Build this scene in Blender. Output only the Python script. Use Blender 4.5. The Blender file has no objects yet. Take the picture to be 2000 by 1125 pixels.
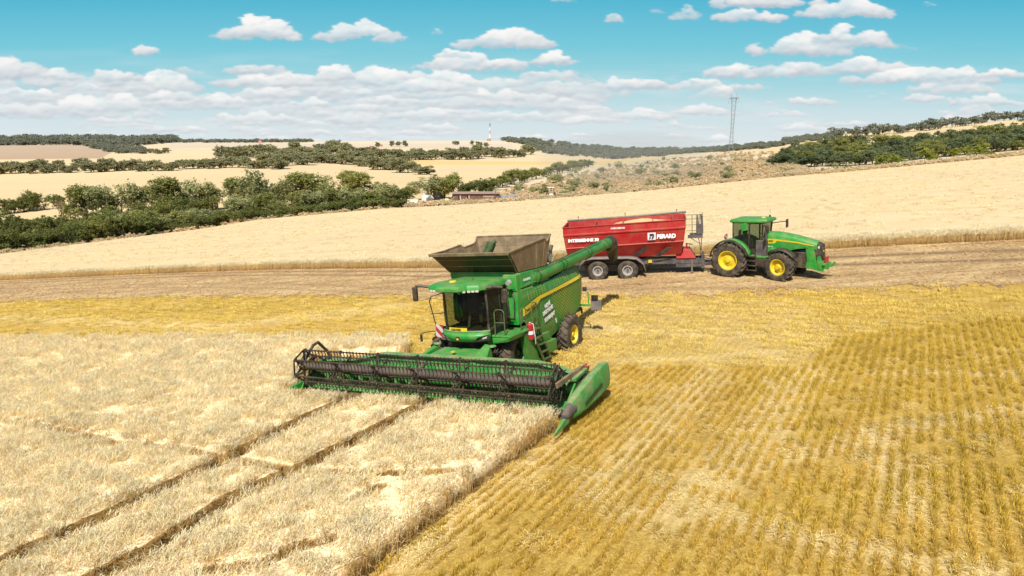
import bpy, math, random
import numpy as np
from mathutils import Vector, Matrix
R = math.radians
rnd = random.Random(7)
rng = np.random.default_rng(5)
sc = bpy.context.scene
col = sc.collection
F0, PIT, CAMZ = 1350.0, R(11.6), 7.7      # focal length in photo pixels, pitch, height above ground

# ------------------------------------------------------------------ materials
def new_mat(name):
    m = bpy.data.materials.new(name); m.use_nodes = True
    nt = m.node_tree; nt.nodes.clear()
    out = nt.nodes.new('ShaderNodeOutputMaterial')
    b = nt.nodes.new('ShaderNodeBsdfPrincipled')
    nt.links.new(b.outputs[0], out.inputs[0])
    return m, nt, b, out
def N(nt, t, **k):
    n = nt.nodes.new(t)
    for a, v in k.items():
        if a.startswith('i_'):
            n.inputs[int(a[2:])].default_value = v
        else: setattr(n, a, v)
    return n
def noise(nt, vec, scale, detail=3, rough=.55):
    n = N(nt, 'ShaderNodeTexNoise'); n.inputs['Scale'].default_value = scale
    n.inputs['Detail'].default_value = detail; n.inputs['Roughness'].default_value = rough
    if vec is not None: nt.links.new(vec, n.inputs['Vector'])
    return n.outputs['Fac']
def ramp(nt, fac, stops):
    r = N(nt, 'ShaderNodeValToRGB'); e = r.color_ramp.elements
    while len(e) > 1: e.remove(e[0])
    e[0].position = stops[0][0]; e[0].color = (*stops[0][1], 1)
    for p, c in stops[1:]:
        x = e.new(p); x.color = (*c, 1)
    nt.links.new(fac, r.inputs[0]); return r.outputs[0]
def mixc(nt, fac, a, b, mode='MIX'):
    m = N(nt, 'ShaderNodeMix', data_type='RGBA', blend_type=mode)
    for s, v in ((0, fac), (6, a), (7, b)):
        if hasattr(v, 'links') or hasattr(v, 'is_linked'): nt.links.new(v, m.inputs[s])
        elif isinstance(v, (int, float)): m.inputs[s].default_value = v
        else: m.inputs[s].default_value = (*v, 1)
    return m.outputs[2]
def mth(nt, op, a, b=None, c=None, clamp=False):
    m = N(nt, 'ShaderNodeMath', operation=op, use_clamp=clamp)
    for i, v in enumerate((a, b, c)):
        if v is None: continue
        if hasattr(v, 'is_linked'): nt.links.new(v, m.inputs[i])
        else: m.inputs[i].default_value = v
    return m.outputs[0]
def geo(nt): return N(nt, 'ShaderNodeNewGeometry').outputs['Position']
def mapr(nt, v, a, b, c=0., d=1.):
    m = N(nt, 'ShaderNodeMapRange', clamp=True); nt.links.new(v, m.inputs[0])
    for i, x in enumerate((a, b, c, d)): m.inputs[i+1].default_value = x
    return m.outputs[0]
def bumpn(nt, b, h, strength=.4, dist=.02):
    n = N(nt, 'ShaderNodeBump'); n.inputs['Strength'].default_value = strength; n.inputs['Distance'].default_value = dist
    nt.links.new(h, n.inputs['Height']); nt.links.new(n.outputs[0], b.inputs['Normal'])
DUST = (.42, .31, .18)
def paint(name, c, rough=.4, dust=.25, metal=0., coat=.12, dscale=2.2):
    """painted or plastic surface with field dust lying on it in patches and on upward faces"""
    m, nt, b, out = new_mat(name)
    tc = N(nt, 'ShaderNodeTexCoord').outputs['Object']
    n1 = noise(nt, tc, dscale, 5, .65); n2 = noise(nt, tc, dscale*9, 3)
    g = N(nt, 'ShaderNodeNewGeometry'); sp = N(nt, 'ShaderNodeSeparateXYZ'); nt.links.new(g.outputs['Normal'], sp.inputs[0])
    up = mapr(nt, sp.outputs[2], .2, 1., 0., .55)
    f = mth(nt, 'ADD', mapr(nt, n1, .42, .75), mth(nt, 'MULTIPLY', up, mapr(nt, n2, .3, .7)))
    f = mth(nt, 'MULTIPLY', f, dust, clamp=True)
    base = mixc(nt, mapr(nt, n2, .3, .7, 0, .25), c, tuple(x*.75 for x in c))
    cc = mixc(nt, f, base, DUST)
    nt.links.new(cc, b.inputs['Base Color'])
    r = mth(nt, 'ADD', mth(nt, 'MULTIPLY', f, .6), rough, clamp=True); nt.links.new(r, b.inputs['Roughness'])
    b.inputs['Metallic'].default_value = metal
    if 'Coat Weight' in b.inputs: b.inputs['Coat Weight'].default_value = coat; b.inputs['Coat Roughness'].default_value = .42
    bumpn(nt, b, n2, .12, .004)
    return m
def plain(name, c, rough=.7):
    m, nt, b, out = new_mat(name); tc = N(nt, 'ShaderNodeTexCoord').outputs['Object']
    n1 = noise(nt, tc, 6, 3)
    nt.links.new(mixc(nt, n1, tuple(x*.75 for x in c), tuple(min(1, x*1.2) for x in c)), b.inputs['Base Color'])
    b.inputs['Roughness'].default_value = rough
    return m
M = {}
M['green'] = paint('green_paint', (.012, .27, .032), .42, .34)
M['green_side'] = paint('dusty_green_paint', (.014, .20, .02), .48, .30)
M['green_dust'] = paint('dusty_platform_green', (.025, .27, .05), .5, .72)
M['green_dark'] = paint('dark_green_paint', (.008, .07, .012), .45, .3)
M['yellow'] = paint('yellow_paint', (.70, .53, .015), .5, .25)
M['red'] = paint('red_paint', (.40, .008, .014), .55, .24, dscale=.9, coat=.05)
M['redin'] = paint('red_inner_paint', (.42, .03, .03), .5, .3)
M['black'] = paint('black_plastic', (.016, .015, .014), .5, .25, coat=0)
M['dark'] = paint('dark_steel', (.028, .024, .02), .5, .35, coat=0)
M['brown'] = paint('reel_steel', (.030, .023, .018), .5, .22, coat=.1)
M['tube'] = paint('reel_tube_paint', (.075, .062, .056), .45, .2, coat=.1)
M['khaki'] = paint('dusty_grain_tank_sheet', (.17, .125, .07), .6, .7, coat=0)
M['khaki_shade'] = paint('shaded_khaki_sheet', (.014, .011, .007), .5, .10, coat=0)  # khaki sheet with the shade of the down-facing flap put into its colour
M['grey'] = paint('grey_steel', (.13, .12, .13), .6, .45)
M['greyd'] = paint('dark_grey_steel', (.06, .06, .072), .65, .35, coat=0)
M['silver'] = paint('silver_rim', (.55, .55, .56), .3, .25, .4)
M['rubber'] = paint('tyre_rubber', (.030, .027, .025), .8, .36, coat=0, dscale=3)
M['white'] = plain('white_lettering', (.8, .8, .8), .5)
M['ink'] = plain('black_lettering', (.02, .02, .02), .5)
M['navy'] = plain('dark_blue_mark', (.03, .04, .12), .5)
M['lamp'] = paint('lamp_lens', (.55, .5, .5), .1, .1)
M['rail'] = paint('rail_paint', (.05, .10, .03), .4, .3)
M['cream'] = paint('cream_paint', (.7, .68, .6), .5, .2)
M['skyblue'] = paint('blue_sheet_metal', (.25, .35, .45), .5, .3)
M['seat'] = plain('seat_cloth', (.06, .045, .03), .9)
M['interior'] = plain('cab_trim', (.10, .075, .05), .8)
M['tarp'] = plain('white_tarpaulin', (.72, .72, .72), .7)
M['lime'] = plain('yellow_green_plastic', (.62, .66, .22), .5)
def glassm(name, tint, a):
    m, nt, b, out = new_mat(name)
    b.inputs['Base Color'].default_value = (*tint, 1); b.inputs['Roughness'].default_value = .04
    b.inputs['Specular IOR Level'].default_value = .5
    tr = N(nt, 'ShaderNodeBsdfTransparent'); tr.inputs[0].default_value = (.62, .7, .6, 1)
    mx = N(nt, 'ShaderNodeMixShader'); mx.inputs[0].default_value = a
    nt.links.new(tr.outputs[0], mx.inputs[1]); nt.links.new(b.outputs[0], mx.inputs[2]); nt.links.new(mx.outputs[0], out.inputs[0])
    return m
M['glass'] = glassm('tinted_cab_glass', (.010, .010, .006), .25)
M['glassl'] = glassm('clear_cab_glass', (.03, .045, .03), .3)
def stripes(name, c1, c2, scale):
    m, nt, b, out = new_mat(name); tc = N(nt, 'ShaderNodeTexCoord').outputs['Object']
    w = N(nt, 'ShaderNodeTexWave', bands_direction='DIAGONAL'); w.inputs['Scale'].default_value = scale; nt.links.new(tc, w.inputs[0])
    nt.links.new(ramp(nt, w.outputs[1], [(.0, c1), (.49, c1), (.51, c2), (1, c2)]), b.inputs['Base Color']); return m
M['hazard'] = stripes('red_white_warning_stripes', (.38, .03, .04), (.52, .49, .46), 1.6)

# ------------------------------------------------------------------ mesh builder
def tag(o, label=None, cat=None, group=None, kind=None):
    if label: o['label'] = label
    if cat: o['category'] = cat
    if group: o['group'] = group
    if kind: o['kind'] = kind
    return o
def empty(name, mat=None):
    o = bpy.data.objects.new(name, None); o.empty_display_size = .3; col.objects.link(o)
    if mat is not None: o.matrix_world = mat
    return o
def perp(d):
    a = Vector((0, 0, 1)) if abs(d.z) < .9 else Vector((1, 0, 0))
    u = d.cross(a).normalized(); return u, d.cross(u).normalized()
class MB:
    def __init__(s): s.v = []; s.f = []; s.mi = []; s.cur = 0
    def add(s, vs, fs):
        o = len(s.v); s.v += [tuple(x) for x in vs]; s.f += [tuple(i+o for i in f) for f in fs]; s.mi += [s.cur]*len(fs); return s
    def hexa(s, b, t):
        return s.add(list(b)+list(t), [(3,2,1,0),(4,5,6,7),(0,1,5,4),(1,2,6,5),(2,3,7,6),(3,0,4,7)])
    def box(s, c, d, rot=None):
        x, y, z = d[0]/2, d[1]/2, d[2]/2
        p = [Vector(q) for q in ((-x,-y,-z),(x,-y,-z),(x,y,-z),(-x,y,-z),(-x,-y,z),(x,-y,z),(x,y,z),(-x,y,z))]
        if rot is not None: p = [rot @ q for q in p]
        p = [q+Vector(c) for q in p]; return s.hexa(p[:4], p[4:])
    def b2(s, a, b): return s.box([(a[i]+b[i])/2 for i in range(3)], [abs(b[i]-a[i]) for i in range(3)])
    def prism(s, poly, ax, a, b):
        def P(q, t):
            return (t, q[0], q[1]) if ax == 0 else (q[0], t, q[1]) if ax == 1 else (q[0], q[1], t)
        n = len(poly); vs = [P(q, a) for q in poly]+[P(q, b) for q in poly]
        return s.add(vs, [tuple(range(n-1, -1, -1)), tuple(range(n, 2*n))]+[(i, (i+1) % n, n+(i+1) % n, n+i) for i in range(n)])
    def cyl(s, p0, p1, r0, r1=None, n=12, cap=True):
        r1 = r0 if r1 is None else r1; p0, p1 = Vector(p0), Vector(p1); d = (p1-p0).normalized(); u, w = perp(d)
        vs = [p+(u*math.cos(2*math.pi*i/n)+w*math.sin(2*math.pi*i/n))*r for p, r in ((p0, r0), (p1, r1)) for i in range(n)]
        fs = [(i, (i+1) % n, n+(i+1) % n, n+i) for i in range(n)]
        if cap: fs += [tuple(range(n-1, -1, -1)), tuple(range(n, 2*n))]
        return s.add(vs, fs)
    def tube(s, pts, r, n=6):
        for a, b in zip(pts, pts[1:]): s.cyl(a, b, r, r, n)
        return s
    def beam(s, a, b, w, h):
        a, b = Vector(a), Vector(b); d = (b-a).normalized(); u = d.cross(Vector((0, 0, 1)))
        u = u.normalized() if u.length > .01 else Vector((1, 0, 0)); k = u.cross(d)
        q = [(-1,-1),(1,-1),(1,1),(-1,1)]
        return s.hexa([a+u*i*w/2+k*j*h/2 for i, j in q], [b+u*i*w/2+k*j*h/2 for i, j in q])
    def lathe(s, prof, c, n=40, ax=0):
        k = len(prof); vs = []
        for i in range(n):
            a = 2*math.pi*i/n
            for x, r in prof: vs.append((c[0]+x, c[1]+r*math.cos(a), c[2]+r*math.sin(a)))
        fs = [(i*k+j, i*k+j+1, ((i+1) % n)*k+j+1, ((i+1) % n)*k+j) for i in range(n) for j in range(k-1)]
        return s.add(vs, fs)
    def grid(s, rows):
        n = len(rows[0]); vs = [p for r in rows for p in r]
        return s.add(vs, [(i*n+j, i*n+j+1, (i+1)*n+j+1, (i+1)*n+j) for i in range(len(rows)-1) for j in range(n-1)])
    def loft(s, rings):
        n = len(rings[0]); vs = [p for r in rings for p in r]
        fs = [(i*n+j, i*n+(j+1) % n, (i+1)*n+(j+1) % n, (i+1)*n+j) for i in range(len(rings)-1) for j in range(n)]
        fs += [tuple(range(n-1, -1, -1)), tuple(range((len(rings)-1)*n, len(rings)*n))]
        return s.add(vs, fs)
    def mesh(s, name, mats, smooth=False):
        me = bpy.data.meshes.new(name); me.from_pydata(s.v, [], s.f)
        if not isinstance(mats, (list, tuple)): mats = [mats]
        for m in mats: me.materials.append(m)
        if len(mats) > 1: me.polygons.foreach_set('material_index', s.mi)
        me.validate(); me.update()
        import bmesh
        bm = bmesh.new(); bm.from_mesh(me); bmesh.ops.recalc_face_normals(bm, faces=bm.faces); bm.to_mesh(me); bm.free()
        if smooth:
            me.polygons.foreach_set('use_smooth', [True]*len(me.polygons))
            try: me.set_sharp_from_angle(angle=R(smooth if smooth is not True else 40))
            except Exception: pass
        return me
    def build(s, name, mats, parent=None, bev=0, smooth=False, solid=0):
        o = bpy.data.objects.new(name, s.mesh(name, mats, smooth)); col.objects.link(o)
        if parent is not None: o.parent = parent
        if solid:
            md = o.modifiers.new('thickness', 'SOLIDIFY'); md.thickness = solid; md.offset = 0
        if bev:
            md = o.modifiers.new('bevel', 'BEVEL'); md.width = bev; md.segments = 2; md.limit_method = 'ANGLE'; md.angle_limit = R(35)
        return o
def fastmesh(name, verts, faces, mats, attrs=None, smooth=True):
    me = bpy.data.meshes.new(name); verts = np.asarray(verts, 'f4'); faces = np.asarray(faces, 'i4')
    nf, k = faces.shape
    me.vertices.add(len(verts)); me.vertices.foreach_set('co', verts.ravel())
    me.loops.add(nf*k); me.loops.foreach_set('vertex_index', faces.ravel())
    me.polygons.add(nf); me.polygons.foreach_set('loop_start', np.arange(0, nf*k, k, dtype='i4'))
    if smooth: me.polygons.foreach_set('use_smooth', np.ones(nf, bool))
    for m in (mats if isinstance(mats, list) else [mats]): me.materials.append(m)
    for nm, (ty, dat) in (attrs or {}).items():
        a = me.attributes.new(nm, ty, 'POINT'); a.data.foreach_set('color' if ty == 'FLOAT_COLOR' else 'vector' if ty == 'FLOAT_VECTOR' else 'value', np.asarray(dat, 'f4' if ty != 'INT' else 'i4').ravel())
    me.update(calc_edges=True); return me
def text(s, size, mat, parent, org, right, up, name='lettering', bold=0., shear=0., sx=1., ext=.002):
    c = bpy.data.curves.new('t', 'FONT'); c.body = s; c.size = size; c.offset = bold; c.shear = shear; c.extrude = ext; c.resolution_u = 3
    o = bpy.data.objects.new('t', c); col.objects.link(o)
    me = bpy.data.meshes.new_from_object(o); bpy.data.objects.remove(o); bpy.data.curves.remove(c)
    me.materials.clear(); me.materials.append(mat); me.name = name
    o = bpy.data.objects.new(name, me); col.objects.link(o); o.parent = parent
    r, u = Vector(right).normalized(), Vector(up).normalized(); n = r.cross(u)
    m = Matrix.Identity(4)
    for i in range(3): m[i][0] = r[i]*sx; m[i][1] = u[i]; m[i][2] = n[i]; m[i][3] = org[i]
    o.matrix_local = m; return o

# ------------------------------------------------------------------ terrain
GY = np.array([-20, 0, 11, 20, 25, 30, 34, 42, 50, 60, 90, 150.])
GZ = np.array([.8, 0, -.45, -.92, -1.16, -1.42, -1.42, -1.12, -1.02, -1.2, -2.3, -4.5])
gy = np.linspace(-20, 150, 681); gz = np.interp(gy, GY, GZ)
ker = np.hanning(27); ker /= ker.sum(); gz = np.convolve(np.pad(gz, 13, mode='reflect', reflect_type='odd'), ker, 'valid')
def near(x, y): return .088*x + np.interp(y, gy, gz)
AY = np.array([150, 200, 260, 330, 450, 600, 900, 1300, 1600, 2500, 6000, 14000.])
COLS = {-800: (500, 462, 425, 392, 350, 325, 297, 284, 279, 286, 287, 287),
        0: (487, 452, 408, 376, 338, 316, 290, 280, 276, 285, 287, 287),
        250: (462, 425, 390, 362, 333, 313, 289, 280, 276, 285, 287, 287),
        500: (431, 400, 374, 352, 328, 311, 290, 278.5, 277, 285, 287, 287),
        800: (408, 386, 366, 350, 334, 317, 293, 277.5, 274, 285, 287, 287),
        1000: (398, 382, 364, 349, 334, 319, 297, 281, 273, 287, 287, 287),
        1100: (391, 374, 355, 342, 330, 319, 300, 287, 278, 289, 287, 287),
        1200: (384, 362, 341, 328, 319, 317, 306, 293, 286, 291, 288, 287),
        1300: (375, 350, 329, 314, 305, 305, 304, 298, 293, 292, 288, 287),
        1400: (366, 339, 319, 305, 297, 297, 298, 296, 292, 292, 288, 287),
        1600: (344, 321, 298, 281, 268, 264, 272, 280, 285, 290, 288, 287),
        1800: (328, 306, 282, 264, 252, 248, 255, 265, 280, 290, 288, 287),
        2000: (310, 290, 262, 246, 236, 229, 236, 250, 270, 290, 288, 287),
        2400: (288, 262, 236, 216, 205, 202, 210, 230, 262, 290, 288, 287),
        3200: (260, 225, 195, 175, 165, 165, 180, 215, 260, 290, 288, 287)}
def slope_of_v(v): return -np.tan(PIT+np.arctan((np.asarray(v, float)-562.5)/F0))
cu = np.array(sorted(COLS)); TS = np.linspace(-1.6, 2.2, 191)
tab = np.array([np.interp(TS, (cu-1000)/F0/1.015, [COLS[c][j] for c in cu]) for j in range(len(AY))])
k2 = np.hanning(11); k2 /= k2.sum()
for j in range(1, len(AY)): tab[j] = np.convolve(np.pad(tab[j], 5, mode='edge'), k2, 'valid')
mt = slope_of_v(tab)
mt[0] = (near(TS*150, np.full_like(TS, 150.))-CAMZ)/150
LY = np.linspace(math.log(150), math.log(14000), 400)
TT = np.array([np.interp(LY, np.log(AY), mt[:, i]) for i in range(len(TS))])   # [s, y]
k3 = np.hanning(25); k3 /= k3.sum()
TS2 = np.array([np.convolve(np.pad(r, 12, mode='edge'), k3, 'valid') for r in TT])
w = np.clip((LY-LY[0])/(.35), 0, 1)[None, :]; TT = TT*(1-w)+TS2*w
def H(x, y):
    x = np.asarray(x, float); y = np.asarray(y, float)
    zn = near(x, np.minimum(y, 150))
    s = np.clip(x/np.maximum(y, 1), -1.59, 2.19); fi = (s-TS[0])/(TS[1]-TS[0]); i = fi.astype(int); fi = fi-i
    l = (np.log(np.clip(y, 150, 13900))-LY[0])/(LY[1]-LY[0]); j = l.astype(int); l = l-j
    m = (TT[i, j]*(1-fi)+TT[i+1, j]*fi)*(1-l)+(TT[i, j+1]*(1-fi)+TT[i+1, j+1]*fi)*l
    return np.where(y <= 150, zn, CAMZ+y*m)
def hz(x, y): return float(H(x, y))
def ray(u, v):
    X = (u-1000)/F0; d = (v-562.5)/F0
    return X, math.cos(PIT)-d*math.sin(PIT), -math.sin(PIT)-d*math.cos(PIT)
def at(u, v, off=0., y0=8, y1=9000):
    """where the line of sight through a photo pixel meets the terrain (raised by off)"""
    X, Y, Z = ray(u, v); Z /= Y; X /= Y
    ys = np.exp(np.linspace(math.log(y0), math.log(y1), 1500)); g = CAMZ+ys*Z-(H(ys*X, ys)+off)
    k = np.where(g < 0)[0]
    if len(k) == 0: return None
    k = max(k[0], 1); t = g[k-1]/(g[k-1]-g[k]); y = ys[k-1]+t*(ys[k]-ys[k-1])
    return (X*y, y, hz(X*y, y))
def px(x, y, z):
    z = z-CAMZ; fw = y*math.cos(PIT)-z*math.sin(PIT); up = y*math.sin(PIT)+z*math.cos(PIT)
    return 1000+F0*x/fw, 562.5-F0*up/fw

# value noise in numpy for baked attributes and the sky
def vnoise(x, y, seed=0):
    xi = np.floor(x).astype(np.int64); yi = np.floor(y).astype(np.int64); fx = x-xi; fy = y-yi
    fx = fx*fx*(3-2*fx); fy = fy*fy*(3-2*fy)
    def h(a, b):
        n = (a*374761393+b*668265263+seed*974634777) & 0xffffffff
        n = ((n ^ (n >> 13))*1274126177) & 0xffffffff
        return ((n ^ (n >> 16)) & 0xffff)/65535.
    return (h(xi, yi)*(1-fx)+h(xi+1, yi)*fx)*(1-fy)+(h(xi, yi+1)*(1-fx)+h(xi+1, yi+1)*fx)*fy
def fbm(x, y, o=4, seed=0, g=.5):
    s = 0; a = 1; t = 0
    for i in range(o): s = s+a*vnoise(x*2**i+17.3*i, y*2**i-9.1*i, seed+i); t += a; a *= g
    return s/t
def sstep(x, a, b): t = np.clip((x-a)/(b-a), 0, 1); return t*t*(3-2*t)

# directions: rows of the near crop, and of the headland
ROW = R(30.5); RD = np.array([math.sin(ROW), math.cos(ROW)]); RN = np.array([RD[1], -RD[0]])
lineS = lambda pts, off=0.: sorted([(lambda a: (a[0]/a[1], a[1]))(at(u, v, off)) for u, v in pts])
SOIL_A = lineS([(-500, 594), (0, 590), (840, 582), (1300, 578), (2000, 556), (2500, 540)])
CROP_A = lineS([(-500, 566), (0, 548), (850, 524), (1600, 487), (2000, 468), (2500, 440)])
CROP_B = lineS([(-500, 560), (0, 502), (250, 470), (500, 434), (750, 412), (1000, 398), (1250, 379), (1500, 353), (1750, 331), (2000, 308), (2500, 275)])
def lin(L, s): return np.interp(s, [a for a, b in L], [b for a, b in L])
def strip(name, A, B, ns, nr, off, mat, s0=-.95, s1=1.0, wob=.0):
    ss = np.linspace(s0, s1, ns); tt = np.linspace(0, 1, nr)
    ya = lin(A, ss); yb = np.maximum(lin(B, ss), ya+.5)
    if wob: ya = ya+wob*(fbm(ss*60, ss*0, 4, 3)-.5)*2
    Y = ya[:, None]+(yb-ya)[:, None]*tt[None, :]; X = ss[:, None]*Y
    Z = H(X, Y)+off
    v = np.stack([X, Y, Z], -1).reshape(-1, 3); idx = np.arange(ns*nr).reshape(ns, nr)
    f = np.stack([idx[:-1, :-1], idx[1:, :-1], idx[1:, 1:], idx[:-1, 1:]], -1).reshape(-1, 4)
    o = bpy.data.objects.new(name, fastmesh(name, v, f, mat)); col.objects.link(o); return o

# ground material --------------------------------------------------
def wpos(nt):
    p = geo(nt); s = N(nt, 'ShaderNodeSeparateXYZ'); nt.links.new(p, s.inputs[0]); return p, s.outputs[0], s.outputs[1]
def rows(nt, X, Y, ang, period, p):
    """stripe value across drill rows"""
    c = mth(nt, 'SUBTRACT', mth(nt, 'MULTIPLY', X, math.cos(ang)), mth(nt, 'MULTIPLY', Y, math.sin(ang)))
    c = mth(nt, 'ADD', c, mth(nt, 'MULTIPLY', noise(nt, p, .6, 2), .25))
    return mth(nt, 'SINE', mth(nt, 'MULTIPLY', c, 2*math.pi/period))
m, nt, b, out = new_mat('field_ground'); b.inputs['Roughness'].default_value = .95
b.inputs['Specular IOR Level'].default_value = .1
p, X, Y = wpos(nt)
big = noise(nt, p, .12, 4); mid = noise(nt, p, .9, 4); fine = noise(nt, p, 9, 5, .7); vf = noise(nt, p, 45, 3, .7)
gold = ramp(nt, mth(nt, 'ADD', mth(nt, 'MULTIPLY', mid, .4), mth(nt, 'MULTIPLY', fine, .6)),
            [(.3, (.28, .16, .03)), (.45, (.52, .33, .06)), (.58, (.70, .48, .11)), (.75, (.82, .61, .22))])
rw = rows(nt, X, Y, ROW, .30, p)
lane = N(nt, 'ShaderNodeAttribute', attribute_name='lane').outputs['Fac']
spk = noise(nt, p, 26, 4, .75)
gold = mixc(nt, mapr(nt, spk, .52, .62, 0, .55), gold, (.30, .17, .04))
gold = mixc(nt, mapr(nt, spk, .44, .36, 0, .6), gold, (.92, .74, .38))
gold = mixc(nt, mth(nt, 'MULTIPLY', lane, mapr(nt, fine, .35, .6, .3, .85)), gold, (.88, .70, .36))
gold = mixc(nt, mapr(nt, rw, -.2, 1, 0, .28), gold, (.36, .22, .05))
far = N(nt, 'ShaderNodeAttribute', attribute_name='fieldcol').outputs['Color']
fw = N(nt, 'ShaderNodeAttribute', attribute_name='farw').outputs['Fac']
farc = mixc(nt, mapr(nt, noise(nt, p, .15, 5, .65), .3, .7, 0, .16), far, (.50, .40, .24))
nt.links.new(mixc(nt, fw, gold, farc), b.inputs['Base Color'])
bumpn(nt, b, mth(nt, 'ADD', fine, vf), .8, .05)
M['ground'] = m
us = np.concatenate([np.arange(-1300, -100, 40), np.arange(-100, 2100, 7), np.arange(2100, 3700, 40)])
SS = (us-1000)/F0/1.0
YY = [-15, -8, -3, 0.5, 2, 4, 6]
y = 8.
while y < 13500:
    YY.append(y); y *= 1.02 if y < 1800 else 1.06
YY = np.array(YY)
gs, gyy = np.meshgrid(SS, YY, indexing='ij')
gx = gs*np.maximum(gyy, 40)
gx = np.where(gyy < 40, gs*(40*.6+np.maximum(gyy, 0)*.4)*1.6, gs*gyy); 
blend = sstep(gyy, 20, 40); gx = gs*(gyy*blend+(1-blend)*np.maximum(60-gyy, 20))
GZZ = H(gx, gyy)
fwd = gyy*math.cos(PIT)-(GZZ-CAMZ)*math.sin(PIT); upp = gyy*math.sin(PIT)+(GZZ-CAMZ)*math.cos(PIT)
VV = 562.5-F0*upp/fwd; UU = 1000+F0*gx/fwd
C_w = np.array([.66, .50, .28]); C_g = np.array([.66, .46, .16]); C_b = np.array([.40, .26, .15]); C_d = np.array([.64, .53, .36]); C_dk = np.array([.10, .11, .05])
fc = np.zeros(gx.shape+(3,)); fc[:] = C_w
wob = (fbm(gx*.02, gyy*.02, 4, 9)-.5)
def setc(mask, c): fc[mask] = c
# brown ploughed slope far left, pale fields on the ridge, golden field in the valley, dry grass on the right hillside
setc((gyy > 640) & (UU < 215-(VV-300)*2) & (VV > 283) & (VV < 312), C_b)
setc((gyy > 640) & (UU > 330) & (UU < 1000) & (VV < 290+wob*8), np.array([.58, .45, .30]))
setc((gyy > 640) & (UU > 520) & (UU < 1000) & (VV < 281+wob*4), C_w)
setc((gyy > 380) & (gyy < 640) & (UU > 760) & (VV > 306+wob*8) & (VV < 322), C_g)
edge = np.interp(UU, [850, 930, 1000, 1200, 1230], [410, 372, 350, 318, 300])
hill = (UU > 850) & (VV > edge) & (gyy > 120) & (gyy < 460)
setc(hill, C_d)
ridge = (UU > 1515) & (gyy > 395) & (gyy < 640)
setc(ridge, C_w)
setc((gyy > 1000) & (UU > 1100), C_dk*1.8)
dk = fbm(gx*.05, gyy*.05, 4, 21)
hillm = (hill*1.)[..., None]*sstep(dk, .45, .62)[..., None]*.4
fc = fc*(1-hillm)+np.array([.30, .27, .13])*hillm
wv = .93+.14*fbm(gx*.004+gyy*.03, gyy*.03, 3, 31)
fc *= wv[..., None]
hazew = np.clip((gyy-250)/3500, 0, .5)[..., None]; fc = fc*(1-hazew)+np.array([.62, .64, .62])*hazew  # aerial haze mixed into the far field colours
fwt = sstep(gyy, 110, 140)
v = np.stack([gx, gyy, GZZ], -1).reshape(-1, 3); idx = np.arange(v.shape[0]).reshape(gx.shape)
f = np.stack([idx[:-1, :-1], idx[1:, :-1], idx[1:, 1:], idx[:-1, 1:]], -1).reshape(-1, 4)
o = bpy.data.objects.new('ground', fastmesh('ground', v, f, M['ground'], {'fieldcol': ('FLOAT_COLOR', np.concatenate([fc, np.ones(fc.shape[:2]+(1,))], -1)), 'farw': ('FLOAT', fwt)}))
GROUND = o; col.objects.link(o); o['kind'] = 'structure'

# soil strip ---------------------------------------------------------
m, nt, b, out = new_mat('cultivated_soil'); b.inputs['Roughness'].default_value = 1; b.inputs['Specular IOR Level'].default_value = .05
p, X, Y = wpos(nt)
cs = N(nt, 'ShaderNodeVectorMath', operation='MULTIPLY'); cs.inputs[1].default_value = (.35, 1.5, 1); nt.links.new(p, cs.inputs[0])
n1 = noise(nt, cs.outputs[0], .5, 5, .7); n2 = noise(nt, p, 5, 6, .75); n3 = noise(nt, p, 22, 3, .7)
f1 = mth(nt, 'ADD', mth(nt, 'MULTIPLY', n1, .45), mth(nt, 'MULTIPLY', n2, .55))
c = ramp(nt, f1, [(.36, (.19, .11, .05)), (.45, (.44, .29, .14)), (.52, (.62, .44, .22)), (.62, (.78, .61, .33))])
rut = N(nt, 'ShaderNodeAttribute', attribute_name='rut').outputs['Fac']
c = mixc(nt, mth(nt, 'MULTIPLY', rut, mapr(nt, n1, .35, .6, .35, .85)), c, (.17, .10, .06))
nt.links.new(c, b.inputs['Base Color']); bumpn(nt, b, mth(nt, 'ADD', n2, mth(nt, 'MULTIPLY', n3, .4)), 1, .12)
M['soil'] = m
o = strip('soil_strip', SOIL_A, CROP_A, 500, 150, .03, M['soil'], wob=1.3); o['kind'] = 'structure'
co_ = np.empty(len(o.data.vertices)*3); o.data.vertices.foreach_get('co', co_); co_ = co_.reshape(-1, 3)
dd_ = np.array(lin(CROP_A, co_[:, 0]/co_[:, 1]))-co_[:, 1]; rt_ = np.zeros(len(co_))
for c0, w0 in ((2.2, .45), (4.4, .4), (9.5, .35), (11.5, .3)): rt_ = np.maximum(rt_, np.exp(-((dd_-c0-.8*np.sin(co_[:, 0]*.05))/w0)**2)*(1 if c0 < 5 else .5))
a_r = o.data.attributes.new('rut', 'FLOAT', 'POINT'); a_r.data.foreach_set('value', rt_.astype('f4'))

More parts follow.
